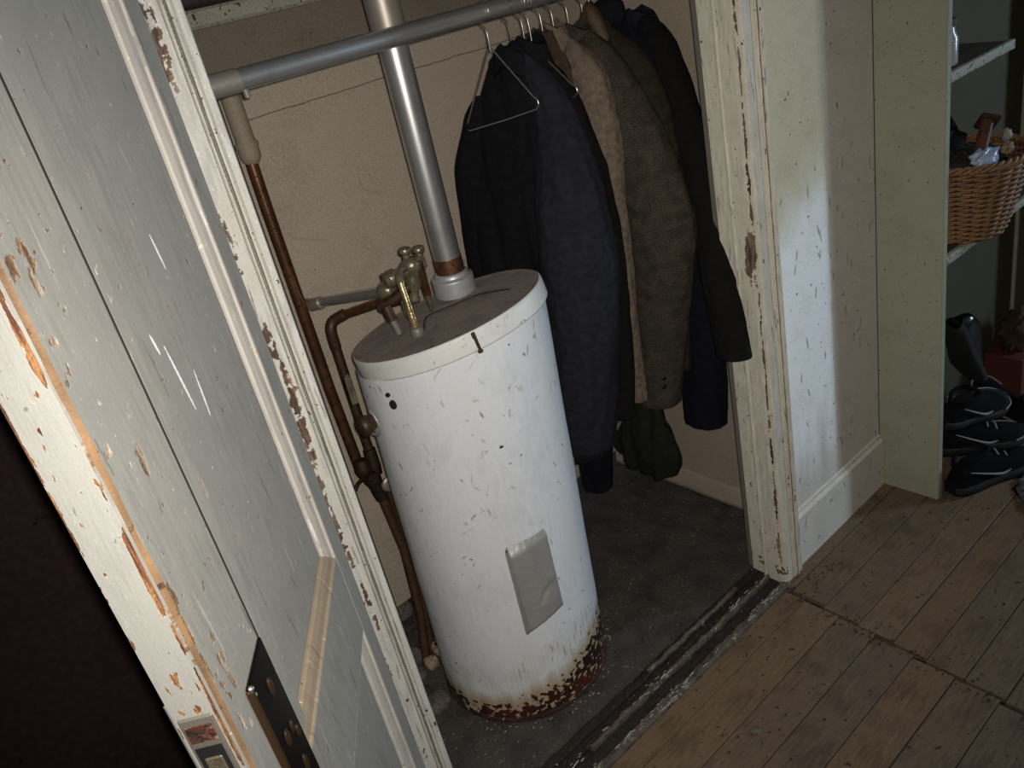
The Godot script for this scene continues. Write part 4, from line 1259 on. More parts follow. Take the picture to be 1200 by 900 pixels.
	put(bv, "body", g, M.old_brass)
	g = Geo.new()
	g.lathe(tilt.translated_local(Vector3(0, 0.038, 0)), [Vector2(0.021, 0.0), Vector2(0.0225, 0.003), Vector2(0.0225, 0.010), Vector2(0.021, 0.013)], 6)
	put(bv, "bonnet_nut", g, M.old_brass)
	put(bv, "inlet", tubeg([Vector3(-0.052, -0.002, -0.016), Vector3(-0.030, 0.0, -0.012), Vector3(0.0, 0.004, 0.0)], [0.017, 0.013, 0.014], 14), M.old_brass)
	g = Geo.new()
	g.tube([Vector3(-0.042, -0.002, -0.014), Vector3(-0.026, 0.0, -0.010)], 0.0185, 6)
	put(bv, "inlet_nut", g, M.old_brass)
	put(bv, "side_arm", tubeg([Vector3(-0.062, -0.062, -0.05), Vector3(-0.035, -0.046, -0.02), Vector3(-0.004, -0.026, 0.0)], [0.012, 0.0125, 0.013], 12), M.copper_dark)
	put(bv, "outlet", tubeg([Vector3(0.004, 0.008, 0.0), Vector3(0.022, 0.018, 0.004), Vector3(0.034, 0.020, 0.004)], [0.012, 0.011, 0.010], 12), M.old_brass)
	for k in [[Vector3(0.002, 0.026, 0.0), Vector3(0.002, 0.040, 0.0), 0.008, 0.0135], [Vector3(0.030, 0.016, 0.004), Vector3(0.032, 0.032, 0.003), 0.009, 0.014]]:
		g = Geo.new()
		g.tube([k[0], k[1]], k[2], 10)
		var s := put(bv, "stem", g, M.old_brass)
		g = Geo.new()
		g.lathe(Transform3D(Basis.from_euler(Vector3(0.1, 0.4, -0.1)), k[1]), [Vector2(0.001, -0.002), Vector2(k[3] * 0.9, -0.002), Vector2(k[3], 0.001), Vector2(k[3], 0.008), Vector2(k[3] * 0.75, 0.0115), Vector2(0.001, 0.012)], 6)
		put(s, "cap", g, M.old_brass)
	put(bv, "ear", boxg(Vector3(0.030, -0.006, -0.002), Vector3(0.042, 0.018, 0.008), 0.003), M.old_brass)
	put(bv, "drain_stem", tubeg([Vector3(0.022, 0.014, 0.004), Vector3(0.026, -0.03, 0.002), Vector3(0.030, -0.062, -0.002)], [0.011, 0.009, 0.008], 12), M.copper)
	put(bv, "drain_tip", tubeg([Vector3(0.030, -0.058, -0.002), Vector3(0.030, -0.085, -0.004), Vector3(0.030, -0.100, -0.005)], [0.008, 0.0065, 0.004], 12), M.old_brass)
	put(bv, "lug", boxg(Vector3(-0.040, -0.085, 0.0), Vector3(-0.016, -0.045, 0.008), 0.003), M.brass_green, "greenish brass lug")
	var st := thing("relief_stem", "slim polished brass stem screwed into the lid in front of the valve", "pipe", Vector3(0.766, 0.943, -1.340))
	put(st, "stem", tubeg([Vector3(0, 0.004, 0), Vector3(0.002, 0.05, -0.008), Vector3(0.008, 0.103, -0.024)], [0.008, 0.0075, 0.0065], 14), M.polished_brass)
	g = Geo.new()
	g.lathe(Transform3D(), [Vector2(0.013, 0.0), Vector2(0.0135, 0.004), Vector2(0.0135, 0.012), Vector2(0.011, 0.016), Vector2(0.0075, 0.018)], 18)
	put(st, "base_nut", g, M.cast_fitting)
	put(st, "bend", tubeg(smooth([Vector3(0.008, 0.100, -0.023), Vector3(0.014, 0.112, -0.034), Vector3(0.030, 0.116, -0.052), Vector3(0.05, 0.108, -0.075)], 4), 0.0085, 12), M.old_brass)
	var nz := thing("cold_inlet", "stubby dark pipe nipple in the lid under the copper branch", "pipe", Vector3(0.770, 0.929, -1.418))
	put(nz, "pipe", tubeg([Vector3(0, 0.0, 0), Vector3(-0.004, 0.032, -0.006)], 0.0075, 12), M.cast_fitting)
	put(nz, "sleeve", tubeg([Vector3(-0.004, 0.03, -0.006), Vector3(-0.006, 0.062, -0.012)], 0.0105, 12), M.copper_dark)

# ---------------------------------------------------------------- clothes
# a hanging garment body: keys are [y, z back, z front, half thickness]
func cloth_body(x0: float, keys: Array, sd: int, fold := 0.012, rows_n := 44, lean := 0.0) -> Geo:
	var g := Geo.new()
	var rows := []
	var ytop: float = keys[0][0]
	var ylow: float = keys[-1][0]
	for i in rows_n + 1:
		var y := lerpf(ytop, ylow, float(i) / rows_n)
		var k := 0
		while k < keys.size() - 2 and y < keys[k + 1][0]:
			k += 1
		var f: float = (keys[k][0] - y) / (keys[k][0] - keys[k + 1][0])
		f = f * f * (3 - 2 * f) * 0.5 + f * 0.5
		var zb := lerpf(keys[k][1], keys[k + 1][1], f)
		var zf := lerpf(keys[k][2], keys[k + 1][2], f)
		var th := lerpf(keys[k][3], keys[k + 1][3], f)
		var ring := PackedVector3Array()
		var down := clampf((ytop - y) / (ytop - ylow), 0, 1)
		for j in 64:
			var a := TAU * j / 64.0
			var cz := signf(cos(a)) * pow(absf(cos(a)), 0.8)
			var cx := signf(sin(a)) * pow(absf(sin(a)), 0.75)
			var z := (zb + zf) / 2 + (zf - zb) / 2 * cz
			var x := x0 + lean * down + th * cx
			# hanging folds: ripples across z that grow towards the hem, plus loose wrinkles
			var w := wob.get_noise_3d(z * 16 + sd * 5.1, y * 1.6, sd + signf(cx) * 3.0)
			var w2 := wob.get_noise_3d(z * 30 + sd, y * 9, sd * 2.0 + signf(cx))
			x += (w * fold * (0.35 + 1.2 * down) + w2 * 0.004)
			z += wob.get_noise_3d(sd * 3.0, y * 7, cz) * 0.006
			ring.append(Vector3(x, y + (0.006 * wob.get_noise_2d(z * 14, sd) if i == rows_n else 0.0), z))
		rows.append(ring)
	# close the shoulders, turn the hem under
	var cap := PackedVector3Array()
	for p in rows[0]:
		cap.append(Vector3(x0 + (p.x - x0) * 0.2, ytop + 0.002, p.z))
	rows.push_front(cap)
	var m := Vector3(x0 + lean, ylow, (keys[-1][1] + keys[-1][2]) / 2)
	var h1 := PackedVector3Array()
	var h2 := PackedVector3Array()
	for p in rows[-1]:
		h1.append(Vector3(lerpf(p.x, m.x, 0.12), p.y - 0.001, lerpf(p.z, m.z, 0.03)))
		h2.append(Vector3(lerpf(p.x, m.x, 0.2), p.y + 0.04, lerpf(p.z, m.z, 0.05)))
	rows.append(h1)
	rows.append(h2)
	g.grid(rows, true)
	return g

# a sleeve: keys are [y, x, z, rx, rz]
func cloth_sleeve(keys: Array, sd: int, crease := 0.006, cuff := true) -> Geo:
	var g := Geo.new()
	var rows := []
	var n := 40
	var ytop: float = keys[0][0]
	var ylow: float = keys[-1][0]
	for i in n + 1:
		var y := lerpf(ytop, ylow, float(i) / n)
		var k := 0
		while k < keys.size() - 2 and y < keys[k + 1][0]:
			k += 1
		var f: float = (keys[k][0] - y) / (keys[k][0] - keys[k + 1][0])
		var q := []
		for c in 5:
			var p0: float = keys[maxi(k - 1, 0)][c]
			var p3: float = keys[mini(k + 2, keys.size() - 1)][c]
			q.append(lerpf(cubic_interpolate(keys[k][c], keys[k + 1][c], p0, p3, f), lerpf(keys[k][c], keys[k + 1][c], f), 0.4))
		var ring := PackedVector3Array()
		for j in 48:
			var a := TAU * j / 48.0
			var r := 1.0 + crease / 0.05 * (0.7 * wob.get_noise_3d(cos(a) * 2.0 + sd * 3, y * 3.5, sin(a) * 2.0) + 0.4 * wob.get_noise_3d(cos(a) * 1.5 + sd, y * 16, sin(a) * 1.5 + 4))
			if i == 0:
				r *= 0.25
			elif i == 1:
				r *= 0.75
			ring.append(Vector3(q[1] + q[3] * cos(a) * r, y, q[2] + q[4] * sin(a) * r))
		rows.append(ring)
	if cuff:
		var last: Array = keys[-1]
		for s in [[0.93, -0.002], [0.86, 0.004], [0.82, 0.05]]:
			var ring := PackedVector3Array()
			for p in rows[n]:
				ring.append(Vector3(lerpf(last[1], p.x, s[0]), p.y + s[1], lerpf(last[2], p.z, s[0])))
			rows.append(ring)
	g.grid(rows, true)
	return g

# collar: a band standing round the neck and folded outwards; opening faces -x or +x
func collar(x: float, y: float, z: float, rx: float, rz: float, h: float, sd: int) -> Geo:
	var g := Geo.new()
	var rows := []
	for s in [[0.85, -0.03], [0.95, 0.0], [1.0, h * 0.6], [1.05, h], [1.18, h * 0.95], [1.35, h * 0.45], [1.5, -0.012], [1.44, -0.016], [1.30, h * 0.3], [1.1, h * 0.7]]:
		var ring := PackedVector3Array()
		for j in 32:
			var a := TAU * j / 32.0
			var w := 1.0 + 0.10 * wob.get_noise_3d(cos(a) * 2, s[1] * 20 + sd, sin(a) * 2)
			ring.append(Vector3(x + rx * s[0] * cos(a) * w, y + s[1] - 0.02 * absf(sin(a)) * s[0], z + rz * s[0] * sin(a) * w))
		rows.append(ring)
	g.grid(rows, true)
	return g

var ROD := Vector3(0, 1.466, -1.4)

# wire hanger hung over the rod at x; apex drop, arm half length, droop of each end; turn about y
func wire_hanger(x: float, label: String, m: Material, turn := 0.0, frame := true, drop := 0.055) -> Node3D:
	var t := thing("wire_hanger", label, "hanger", Vector3(x, ROD.y, ROD.z), "wire hangers on the closet rod")
	var pts := []
	for i in 11:
		var a := deg_to_rad(lerpf(-25, 200, i / 10.0))
		pts.append(Vector3(0, 0.0212 * sin(a), 0.0212 * cos(a)))
	pts.append(Vector3(0, -0.022, -0.014))
	pts.append(Vector3(0, -0.034, 0.0))
	pts.append(Vector3(0, -0.022 - drop, 0.0))
	put(t, "hook", tubeg(smooth(pts, 3), 0.0015, 6), m)
	if frame:
		var y := -0.022 - drop
		var f := [Vector3(0.001, y + 0.008, 0), Vector3(0.0, y, 0.012), Vector3(0, y - 0.088, 0.115), Vector3(0.0, y - 0.094, 0.126), Vector3(0, y - 0.103, 0.128), Vector3(0, y - 0.112, 0.118), Vector3(0, y - 0.135, 0.0), Vector3(0, y - 0.160, -0.145), Vector3(0, y - 0.158, -0.153), Vector3(0, y - 0.148, -0.152), Vector3(0, y, -0.012), Vector3(-0.001, y + 0.008, 0)]
		var ff := []
		for i in f.size() - 1:
			for k in 4:
				ff.append(f[i].lerp(f[i + 1], k / 4.0))
		ff.append(f[-1])
		put(t, "frame", tubeg(ff, 0.0017, 6), m)
		var tw := []
		for i in 13:
			var a := i * 1.1
			tw.append(Vector3(0.0025 * cos(a), y + 0.004 + i * 0.0016, 0.0025 * sin(a)))
		put(t, "twist", tubeg(tw, 0.0013, 6), m)
	t.rotation.y = turn
	return t

func button_at(p: Vector3, o: Vector3, parent: Node3D) -> void:
	var g := Geo.new()
	var s := o.cross(Vector3.UP).normalized()
	g.lathe(Transform3D(Basis(s, o, s.cross(o)), p), [Vector2(0.001, 0.003), Vector2(0.005, 0.003), Vector2(0.0065, 0.002), Vector2(0.0065, 0.0)], 12)
	put(parent, "button", g, M.button)

func build_rod_and_clothes() -> void:
	var rd := thing("closet_rod", "long galvanised pipe used as a clothes rod across the closet", "rod", Vector3(0.28, ROD.y, ROD.z))
	put(rd, "rod", tubeg([Vector3(0.02, 0, 0), Vector3(0.3, 0, 0), Vector3(0.8, 0, 0), Vector3(1.33, 0, 0)], 0.018, 28), M.galvanised)
	put(rd, "end_sleeve", tubeg([Vector3(0.001, 0, 0), Vector3(0.325, 0, 0)], 0.0195, 28), M.galvanised_dull, "duller sleeve at the left end")
	put(rd, "set_screw", tubeg([Vector3(0.333, -0.016, 0.0), Vector3(0.333, -0.030, 0.002)], 0.006, 10), M.cast_fitting)

	wire_hanger(1.138, "empty bright wire hanger in front of the navy jacket, leftmost on the rod", M.bright_wire, -0.10, true, 0.052)
	wire_hanger(1.196, "wire hanger inside the navy jacket, second hook from the left", M.dark_wire, -0.02, false, 0.075)
	wire_hanger(1.232, "wire hanger poking out at the collar of the black jacket", M.bright_wire, 0.0)
	wire_hanger(1.250, "wire hanger hook straight above the black jacket collar", M.bright_wire, 0.0, false, 0.075)
	wire_hanger(1.285, "wire hanger hook between the black jacket and the brown jacket", M.bright_wire, 0.1, false, 0.075)
	wire_hanger(1.318, "wire hanger hook above the beige jacket", M.bright_wire, -0.05, false, 0.06)
	wire_hanger(1.362, "wire hanger hook above the brown tweed jacket", M.bright_wire, 0.02, false, 0.055)
	wire_hanger(1.408, "wire hanger hook left of the wooden hanger", M.bright_wire, 0.0, false, 0.03)

	# wooden hanger seen end-on
	var wh := thing("wooden_hanger", "tan wooden coat hanger with rounded shoulders above the tweed jackets", "hanger", Vector3(1.432, ROD.y, ROD.z))
	var pts := []
	for i in 11:
		var a := deg_to_rad(lerpf(-25, 200, i / 10.0))
		pts.append(Vector3(0, 0.0212 * sin(a), 0.0212 * cos(a)))
	pts.append(Vector3(0, -0.03, 0.0))
	pts.append(Vector3(0, -0.05, 0.0))
	put(wh, "hook", tubeg(smooth(pts, 3), 0.0018, 6), M.bright_wire)
	var arm := []
	var rad := []
	for i in 21:
		var s := lerpf(-1, 1, i / 20.0)
		arm.append(Vector3(0.004 * s * s, -0.054 - 0.10 * absf(s), 0.042 * s))
		rad.append(0.021 - 0.007 * absf(s))
	var g := Geo.new()
	g.tube(arm, rad, 14, true, 0.9)
	put(wh, "arms", g, M.hanger_wood)

	var gj := "coats and jackets hanging from the closet rod"
	# 1 navy jacket nearest the heater
	var t := thing("navy_jacket", "dark navy jacket nearest the heater, its long sleeve hanging in front", "jacket", Vector3.ZERO, gj)
	put(t, "body", cloth_body(1.184, [[1.392, -1.43, -1.37, 0.008], [1.365, -1.465, -1.34, 0.014], [1.30, -1.51, -1.31, 0.018], [1.22, -1.56, -1.295, 0.024], [1.05, -1.625, -1.285, 0.036], [0.87, -1.665, -1.28, 0.044], [0.60, -1.66, -1.31, 0.046], [0.42, -1.655, -1.34, 0.046]], 1, 0.03), M.black_cloth, "navy body in darker cloth for its shade, with hanging folds")  # navy in shade; body, back sleeve and collar are coloured near black
	put(t, "sleeve", cloth_sleeve([[1.375, 1.186, -1.355, 0.018, 0.028], [1.29, 1.190, -1.312, 0.030, 0.044], [1.19, 1.178, -1.285, 0.046, 0.062], [1.10, 1.160, -1.270, 0.064, 0.076], [0.96, 1.155, -1.272, 0.084, 0.090], [0.84, 1.152, -1.286, 0.082, 0.088], [0.71, 1.150, -1.308, 0.076, 0.086], [0.58, 1.148, -1.334, 0.073, 0.084], [0.482, 1.147, -1.358, 0.070, 0.082]], 3), M.navy_cloth, "navy sleeve")
	put(t, "sleeve", cloth_sleeve([[1.30, 1.176, -1.52, 0.02, 0.03], [1.15, 1.18, -1.60, 0.036, 0.05], [0.9, 1.185, -1.65, 0.04, 0.05], [0.55, 1.19, -1.66, 0.036, 0.045]], 4), M.black_cloth)
	put(t, "collar", collar(1.178, 1.375, -1.395, 0.016, 0.036, 0.028, 2), M.black_cloth)
	# dark trousers whose leg shows under that sleeve
	t = thing("navy_trousers", "dark navy trouser leg showing below the cuff of the navy jacket", "trousers", Vector3.ZERO, gj)
	put(t, "leg", cloth_body(1.205, [[0.70, -1.44, -1.34, 0.028], [0.45, -1.445, -1.340, 0.030], [0.29, -1.452, -1.372, 0.030]], 8, 0.012, 24), M.blue_cloth)
	put(t, "leg", cloth_body(1.255, [[1.25, -1.46, -1.35, 0.008], [0.8, -1.47, -1.36, 0.012], [0.42, -1.47, -1.38, 0.014]], 9, 0.006, 24), M.blue_cloth)
	# 2 black jacket with a standing collar
	t = thing("black_jacket", "black jacket with a standing collar just right of the navy jacket", "jacket", Vector3.ZERO, gj)
	put(t, "body", cloth_body(1.236, [[1.375, -1.45, -1.375, 0.014], [1.30, -1.51, -1.335, 0.026], [1.2, -1.56, -1.31, 0.030], [1.0, -1.61, -1.29, 0.030], [0.7, -1.62, -1.31, 0.028], [0.5, -1.62, -1.34, 0.026]], 11, 0.008), M.charcoal_cloth)
	put(t, "sleeve", cloth_sleeve([[1.365, 1.236, -1.375, 0.026, 0.030], [1.27, 1.236, -1.330, 0.036, 0.046], [1.13, 1.236, -1.296, 0.042, 0.056], [0.95, 1.236, -1.286, 0.042, 0.060], [0.7, 1.24, -1.30, 0.034, 0.05], [0.52, 1.24, -1.32, 0.03, 0.045]], 12), M.charcoal_cloth)
	put(t, "collar", collar(1.234, 1.358, -1.39, 0.024, 0.036, 0.050, 5), M.black_cloth, "standing black collar")
	# 3 brown jacket: only the collar and shoulder show
	t = thing("brown_jacket", "brown suede jacket, only a strip of shoulder showing before the beige jacket", "jacket", Vector3.ZERO, gj)
	put(t, "body", cloth_body(1.274, [[1.40, -1.44, -1.362, 0.010], [1.33, -1.50, -1.325, 0.014], [1.2, -1.56, -1.31, 0.016], [0.8, -1.60, -1.31, 0.014], [0.6, -1.60, -1.33, 0.014]], 21, 0.004), M.brown_cloth)
	put(t, "collar", collar(1.274, 1.385, -1.40, 0.011, 0.032, 0.028, 6), M.brown_cloth)
	# 4 beige corduroy jacket
	t = thing("beige_jacket", "beige corduroy jacket squeezed between the black and tweed jackets", "jacket", Vector3.ZERO, gj)
	put(t, "body", cloth_body(1.312, [[1.40, -1.45, -1.365, 0.014], [1.33, -1.51, -1.33, 0.022], [1.2, -1.57, -1.31, 0.024], [0.8, -1.60, -1.31, 0.022], [0.52, -1.60, -1.33, 0.022]], 31, 0.006), M.beige_cloth)
	put(t, "sleeve", cloth_sleeve([[1.375, 1.312, -1.352, 0.026, 0.032], [1.30, 1.310, -1.318, 0.036, 0.050], [1.18, 1.308, -1.305, 0.040, 0.050], [1.0, 1.308, -1.312, 0.038, 0.048], [0.75, 1.312, -1.33, 0.034, 0.044], [0.52, 1.318, -1.34, 0.03, 0.040]], 32), M.beige_cloth)
	put(t, "collar", collar(1.312, 1.385, -1.40, 0.018, 0.034, 0.034, 7), M.beige_cloth)
	# 5 brown tweed jacket, the lightest big sleeve
	t = thing("tweed_jacket", "brown herringbone tweed jacket with a broad sleeve and cuff buttons", "jacket", Vector3.ZERO, gj)
	put(t, "body", cloth_body(1.385, [[1.385, -1.45, -1.37, 0.014], [1.31, -1.51, -1.34, 0.026], [1.2, -1.57, -1.31, 0.030], [0.9, -1.62, -1.30, 0.032], [0.52, -1.62, -1.33, 0.032]], 41, 0.008), M.tweed)
	put(t, "sleeve", cloth_sleeve([[1.385, 1.378, -1.375, 0.028, 0.034], [1.29, 1.382, -1.332, 0.052, 0.058], [1.17, 1.384, -1.290, 0.066, 0.076], [1.05, 1.384, -1.256, 0.072, 0.086], [0.95, 1.384, -1.244, 0.073, 0.090], [0.80, 1.384, -1.262, 0.068, 0.080], [0.66, 1.384, -1.288, 0.060, 0.068], [0.55, 1.384, -1.310, 0.054, 0.062], [0.485, 1.384, -1.324, 0.054, 0.062]], 42), M.tweed)
	put(t, "collar", collar(1.378, 1.372, -1.40, 0.020, 0.036, 0.032, 8), M.tweed)
	for k in 2:
		button_at(Vector3(1.345 + 0.004 * k, 0.555 + 0.022 * k, -1.262), Vector3(-0.45, 0, 0.9).normalized(), t)
	# olive garment hanging low inside
	t = thing("olive_trousers", "olive green trousers whose crumpled hem hangs lowest, under the tweed sleeve", "trousers", Vector3.ZERO, gj)
	put(t, "leg", cloth_body(1.398, [[0.62, -1.41, -1.34, 0.018], [0.47, -1.42, -1.335, 0.022], [0.42, -1.43, -1.325, 0.026], [0.37, -1.475, -1.312, 0.034], [0.31, -1.505, -1.30, 0.038], [0.27, -1.49, -1.30, 0.036], [0.235, -1.44, -1.315, 0.030]], 51, 0.026, 40), M.olive_cloth)
	# 6 grey tweed jacket
	t = thing("grey_tweed_jacket", "darker grey-brown tweed jacket behind the broad tweed sleeve", "jacket", Vector3.ZERO, gj)
	put(t, "body", cloth_body(1.458, [[1.385, -1.46, -1.38, 0.014], [1.30, -1.52, -1.33, 0.024], [1.2, -1.57, -1.30, 0.028], [0.9, -1.62, -1.29, 0.028], [0.56, -1.62, -1.32, 0.026]], 61, 0.008), M.grey_tweed)
	put(t, "sleeve", cloth_sleeve([[1.375, 1.452, -1.38, 0.026, 0.034], [1.29, 1.452, -1.325, 0.040, 0.054], [1.19, 1.452, -1.296, 0.046, 0.062], [1.0, 1.455, -1.285, 0.042, 0.062], [0.7, 1.458, -1.30, 0.036, 0.05], [0.55, 1.458, -1.31, 0.034, 0.046]], 62), M.grey_tweed)
	# 7 blue jacket
	t = thing("blue_jacket", "dark blue jacket with a soft hood between the tweed and the last coat", "jacket", Vector3.ZERO, gj)
	put(t, "body", cloth_body(1.512, [[1.385, -1.47, -1.38, 0.014], [1.30, -1.53, -1.33, 0.022], [1.2, -1.58, -1.29, 0.024], [0.9, -1.62, -1.28, 0.026], [0.5, -1.62, -1.31, 0.024]], 71, 0.008), M.blue_cloth)
	put(t, "sleeve", cloth_sleeve([[1.37, 1.510, -1.375, 0.024, 0.034], [1.26, 1.508, -1.325, 0.036, 0.048], [1.1, 1.506, -1.280, 0.044, 0.056], [0.9, 1.504, -1.255, 0.048, 0.060], [0.7, 1.503, -1.258, 0.048, 0.062], [0.5, 1.503, -1.268, 0.048, 0.064], [0.37, 1.503, -1.280, 0.046, 0.064]], 72), M.blue_cloth)
	g = Geo.new()
	var rows := []
	for i in 13:
		var a := -PI / 2 + PI * i / 12.0
		var ring := PackedVector3Array()
		for j in 28:
			var b := TAU * j / 28.0
			var r := 1.0 + 0.22 * wob.get_noise_3d(cos(b) * 2, a * 2, sin(b) * 2 + 3)
			ring.append(Vector3(1.488 + 0.030 * cos(a) * cos(b) * r, 1.395 + 0.034 * sin(a) * r, -1.40 + 0.045 * cos(a) * sin(b) * r))
		rows.append(ring)
	g.grid(rows, true)
	put(t, "hood", g, M.black_cloth, "bunched black hood")
	# 8 the last coat by the wall; its front swings out past the jamb
	t = thing("black_coat", "long black coat hanging last on the right, its sleeve swung out past the jamb", "coat", Vector3.ZERO, gj)
	put(t, "body", cloth_body(1.566, [[1.385, -1.47, -1.375, 0.014], [1.34, -1.50, -1.335, 0.022], [1.275, -1.54, -1.30, 0.026], [1.0, -1.61, -1.28, 0.030], [0.8, -1.62, -1.28, 0.030], [0.60, -1.62, -1.30, 0.030]], 81, 0.008), M.charcoal_cloth)
	put(t, "sleeve", cloth_sleeve([[1.385, 1.552, -1.36, 0.020, 0.026], [1.315, 1.540, -1.312, 0.034, 0.040], [1.22, 1.524, -1.272, 0.038, 0.044], [1.09, 1.494, -1.218, 0.038, 0.044], [0.94, 1.450, -1.154, 0.036, 0.042], [0.85, 1.424, -1.128, 0.035, 0.041], [0.765, 1.400, -1.097, 0.034, 0.040], [0.668, 1.380, -1.070, 0.032, 0.042]], 82), M.charcoal_cloth)
	put(t, "collar", collar(1.560, 1.362, -1.385, 0.022, 0.046, 0.034, 9), M.blue_grey_cloth, "dark blue-grey collar")

func build_shelf_things() -> void:
	# woven basket on the lower shelf
	var bc := Vector3(2.13, 0.702, -0.918)
	var t := thing("wicker_basket", "round brown wicker basket heaped with odds and ends on the lower shelf", "basket", bc)
	var Hb := 0.20
	var rad := func(y): return lerpf(0.098, 0.150, pow(y / Hb, 0.8))
	var nst := 26
	put(t, "base", tubeg([Vector3(0, 0.0, 0), Vector3(0, 0.008, 0)], 0.097, 26), M.wicker_dark)
	for i in nst:
		var a := TAU * i / nst
		var pts := []
		for k in 7:
			var y := lerpf(0.004, Hb, k / 6.0)
			pts.append(Vector3(sin(a) * rad.call(y), y, cos(a) * rad.call(y)))
		put(t, "stake", tubeg(pts, 0.003, 6), M.wicker_dark)
	for r in 29:
		var y := lerpf(0.007, Hb - 0.011, r / 28.0)
		var pts := []
		for i in 105:
			var a := TAU * i / 104.0
			var rr: float = rad.call(y) + 0.0042 * cos(a * nst / 2.0 + PI * r) 
			pts.append(Vector3(sin(a) * rr, y + 0.0012 * wob.get_noise_2d(a * 4, r * 3), cos(a) * rr))
		put(t, "weaver", tubeg(pts, 0.0035, 6, false), M.wicker)
	for ph in 3:
		var pts := []
		for i in 121:
			var a := TAU * i / 120.0
			var q := a * 16.0 + TAU * ph / 3.0
			pts.append(Vector3(sin(a) * (0.151 + 0.006 * cos(q)), Hb - 0.002 + 0.006 * sin(q), cos(a) * (0.151 + 0.006 * cos(q))))
		put(t, "rim_strand", tubeg(pts, 0.005, 6, false), M.wicker)
	# what is in it
	var lump := func(called: String, label: String, cat: String, at: Vector3, s: Vector3, m: Material, sd: int, rough: float) -> Node3D:
		var g := Geo.new()
		var rows := []
		for i in 15:
			var a := -PI / 2 + PI * i / 14.0
			var ring := PackedVector3Array()
			for j in 24:
				var b := TAU * j / 24.0
				var p := Vector3(cos(a) * cos(b), sin(a), cos(a) * sin(b))
				var r := 1.0 + rough * wob.get_noise_3d(p.x * 2.2 + sd, p.y * 2.2, p.z * 2.2) + rough * 0.5 * wob.get_noise_3d(p.x * 6 + sd, p.y * 6, p.z * 6)
				ring.append(Vector3(p.x * s.x, p.y * s.y, p.z * s.z) * r)
			rows.append(ring)
		g.grid(rows, true)
		var o := put(self, called, g, m)
		o.position = at
		tag(o, label, cat)
		return o
	lump.call("cloth_bundle", "black cloth bundle sticking up at the back of the wicker basket", "cloth", bc + Vector3(-0.02, 0.215, -0.045), Vector3(0.085, 0.060, 0.040), M.black_cloth, 3, 0.7)
	lump.call("brown_cloth_bundle", "dark brown cloth wad filling the middle of the wicker basket", "cloth", bc + Vector3(0.0, 0.175, 0.0), Vector3(0.115, 0.035, 0.10), M.shelf_wood, 5, 0.5)
	lump.call("plastic_bag", "crumpled clear bluish plastic bag at the left of the basket rim", "bag", bc + Vector3(-0.055, 0.205, 0.080), Vector3(0.036, 0.022, 0.026), M.plastic_wrap, 8, 0.6)
	lump.call("paper_wad", "small cream paper wad on the basket rim", "paper", bc + Vector3(0.030, 0.205, 0.095), Vector3(0.015, 0.014, 0.014), M.cream_paper, 10, 0.5)
	lump.call("white_wad", "tiny white plastic scrap at the right of the basket rim", "plastic scrap", bc + Vector3(0.115, 0.212, 0.060), Vector3(0.012, 0.016, 0.010), M.paint_chip, 12, 0.5)
	var st := thing("wooden_brush", "pinkish wooden brush lying across the things in the basket", "brush", bc + Vector3(0.015, 0.215, 0.04))
	var g := Geo.new()
	g.box(Transform3D(Basis.from_euler(Vector3(0.3, 0.5, 0.9)), Vector3(0.02, 0.02, 0)), Vector3(0.10, 0.016, 0.028), 0.006)
	put(st, "handle", g, M.pinkish_wood)
	g = Geo.new()
	g.box(Transform3D(Basis.from_euler(Vector3(0.3, 0.5, -0.7)), Vector3(0.06, 0.04, -0.01)), Vector3(0.07, 0.012, 0.045), 0.004)
	put(st, "head", g, M.brown_cloth)
	# jar on the upper shelf
	var j := thing("glass_jar", "small cloudy glass jar on the upper shelf", "jar", Vector3(2.02, 1.131, -0.915))
	g = Geo.new()
	g.lathe(Transform3D(), [Vector2(0.001, 0.001), Vector2(0.028, 0.0), Vector2(0.032, 0.006), Vector2(0.032, 0.06), Vector2(0.026, 0.072), Vector2(0.024, 0.085)], 24)
	put(j, "glass", g, M.cloudy_glass)
	g = Geo.new()
	g.lathe(Transform3D(), [Vector2(0.027, 0.084), Vector2(0.027, 0.098), Vector2(0.025, 0.101), Vector2(0.001, 0.101)], 24)
	put(j, "lid", g, M.red_brown_card)
	# reddish box and grey rags on the floor beyond the shelf unit
	var b := thing("cardboard_box", "small red-brown cardboard box on the floor of the shelf unit", "box", Vector3(2.60, 0.003, -0.93))
	put(b, "carton", boxg(Vector3(-0.09, 0, -0.06), Vector3(0.12, 0.15, 0.05), 0.002), M.red_brown_card)
	put(b, "flap", boxg(Vector3(-0.09, 0.1505, -0.06), Vector3(0.12, 0.153, 0.0), 0.001), M.red_brown_card)
	lump.call("dusty_bag", "tan dusty paper bag standing behind the shoes", "bag", Vector3(2.62, 0.20, -0.93), Vector3(0.09, 0.06, 0.05), M.brown_cloth, 15, 0.5)
	for k in [[Vector3(2.33, 0.012, -0.80), Vector3(0.15, 0.016, 0.10), 21, "crumpled pale grey rag on the floor behind the sneakers"], [Vector3(2.14, 0.008, -0.66), Vector3(0.12, 0.010, 0.07), 24, "flat grey rag on the floorboards in front of the sneakers"]]:
		lump.call("rag", k[3], "rag", k[0], k[1], M.grey_rag, k[2], 0.6)

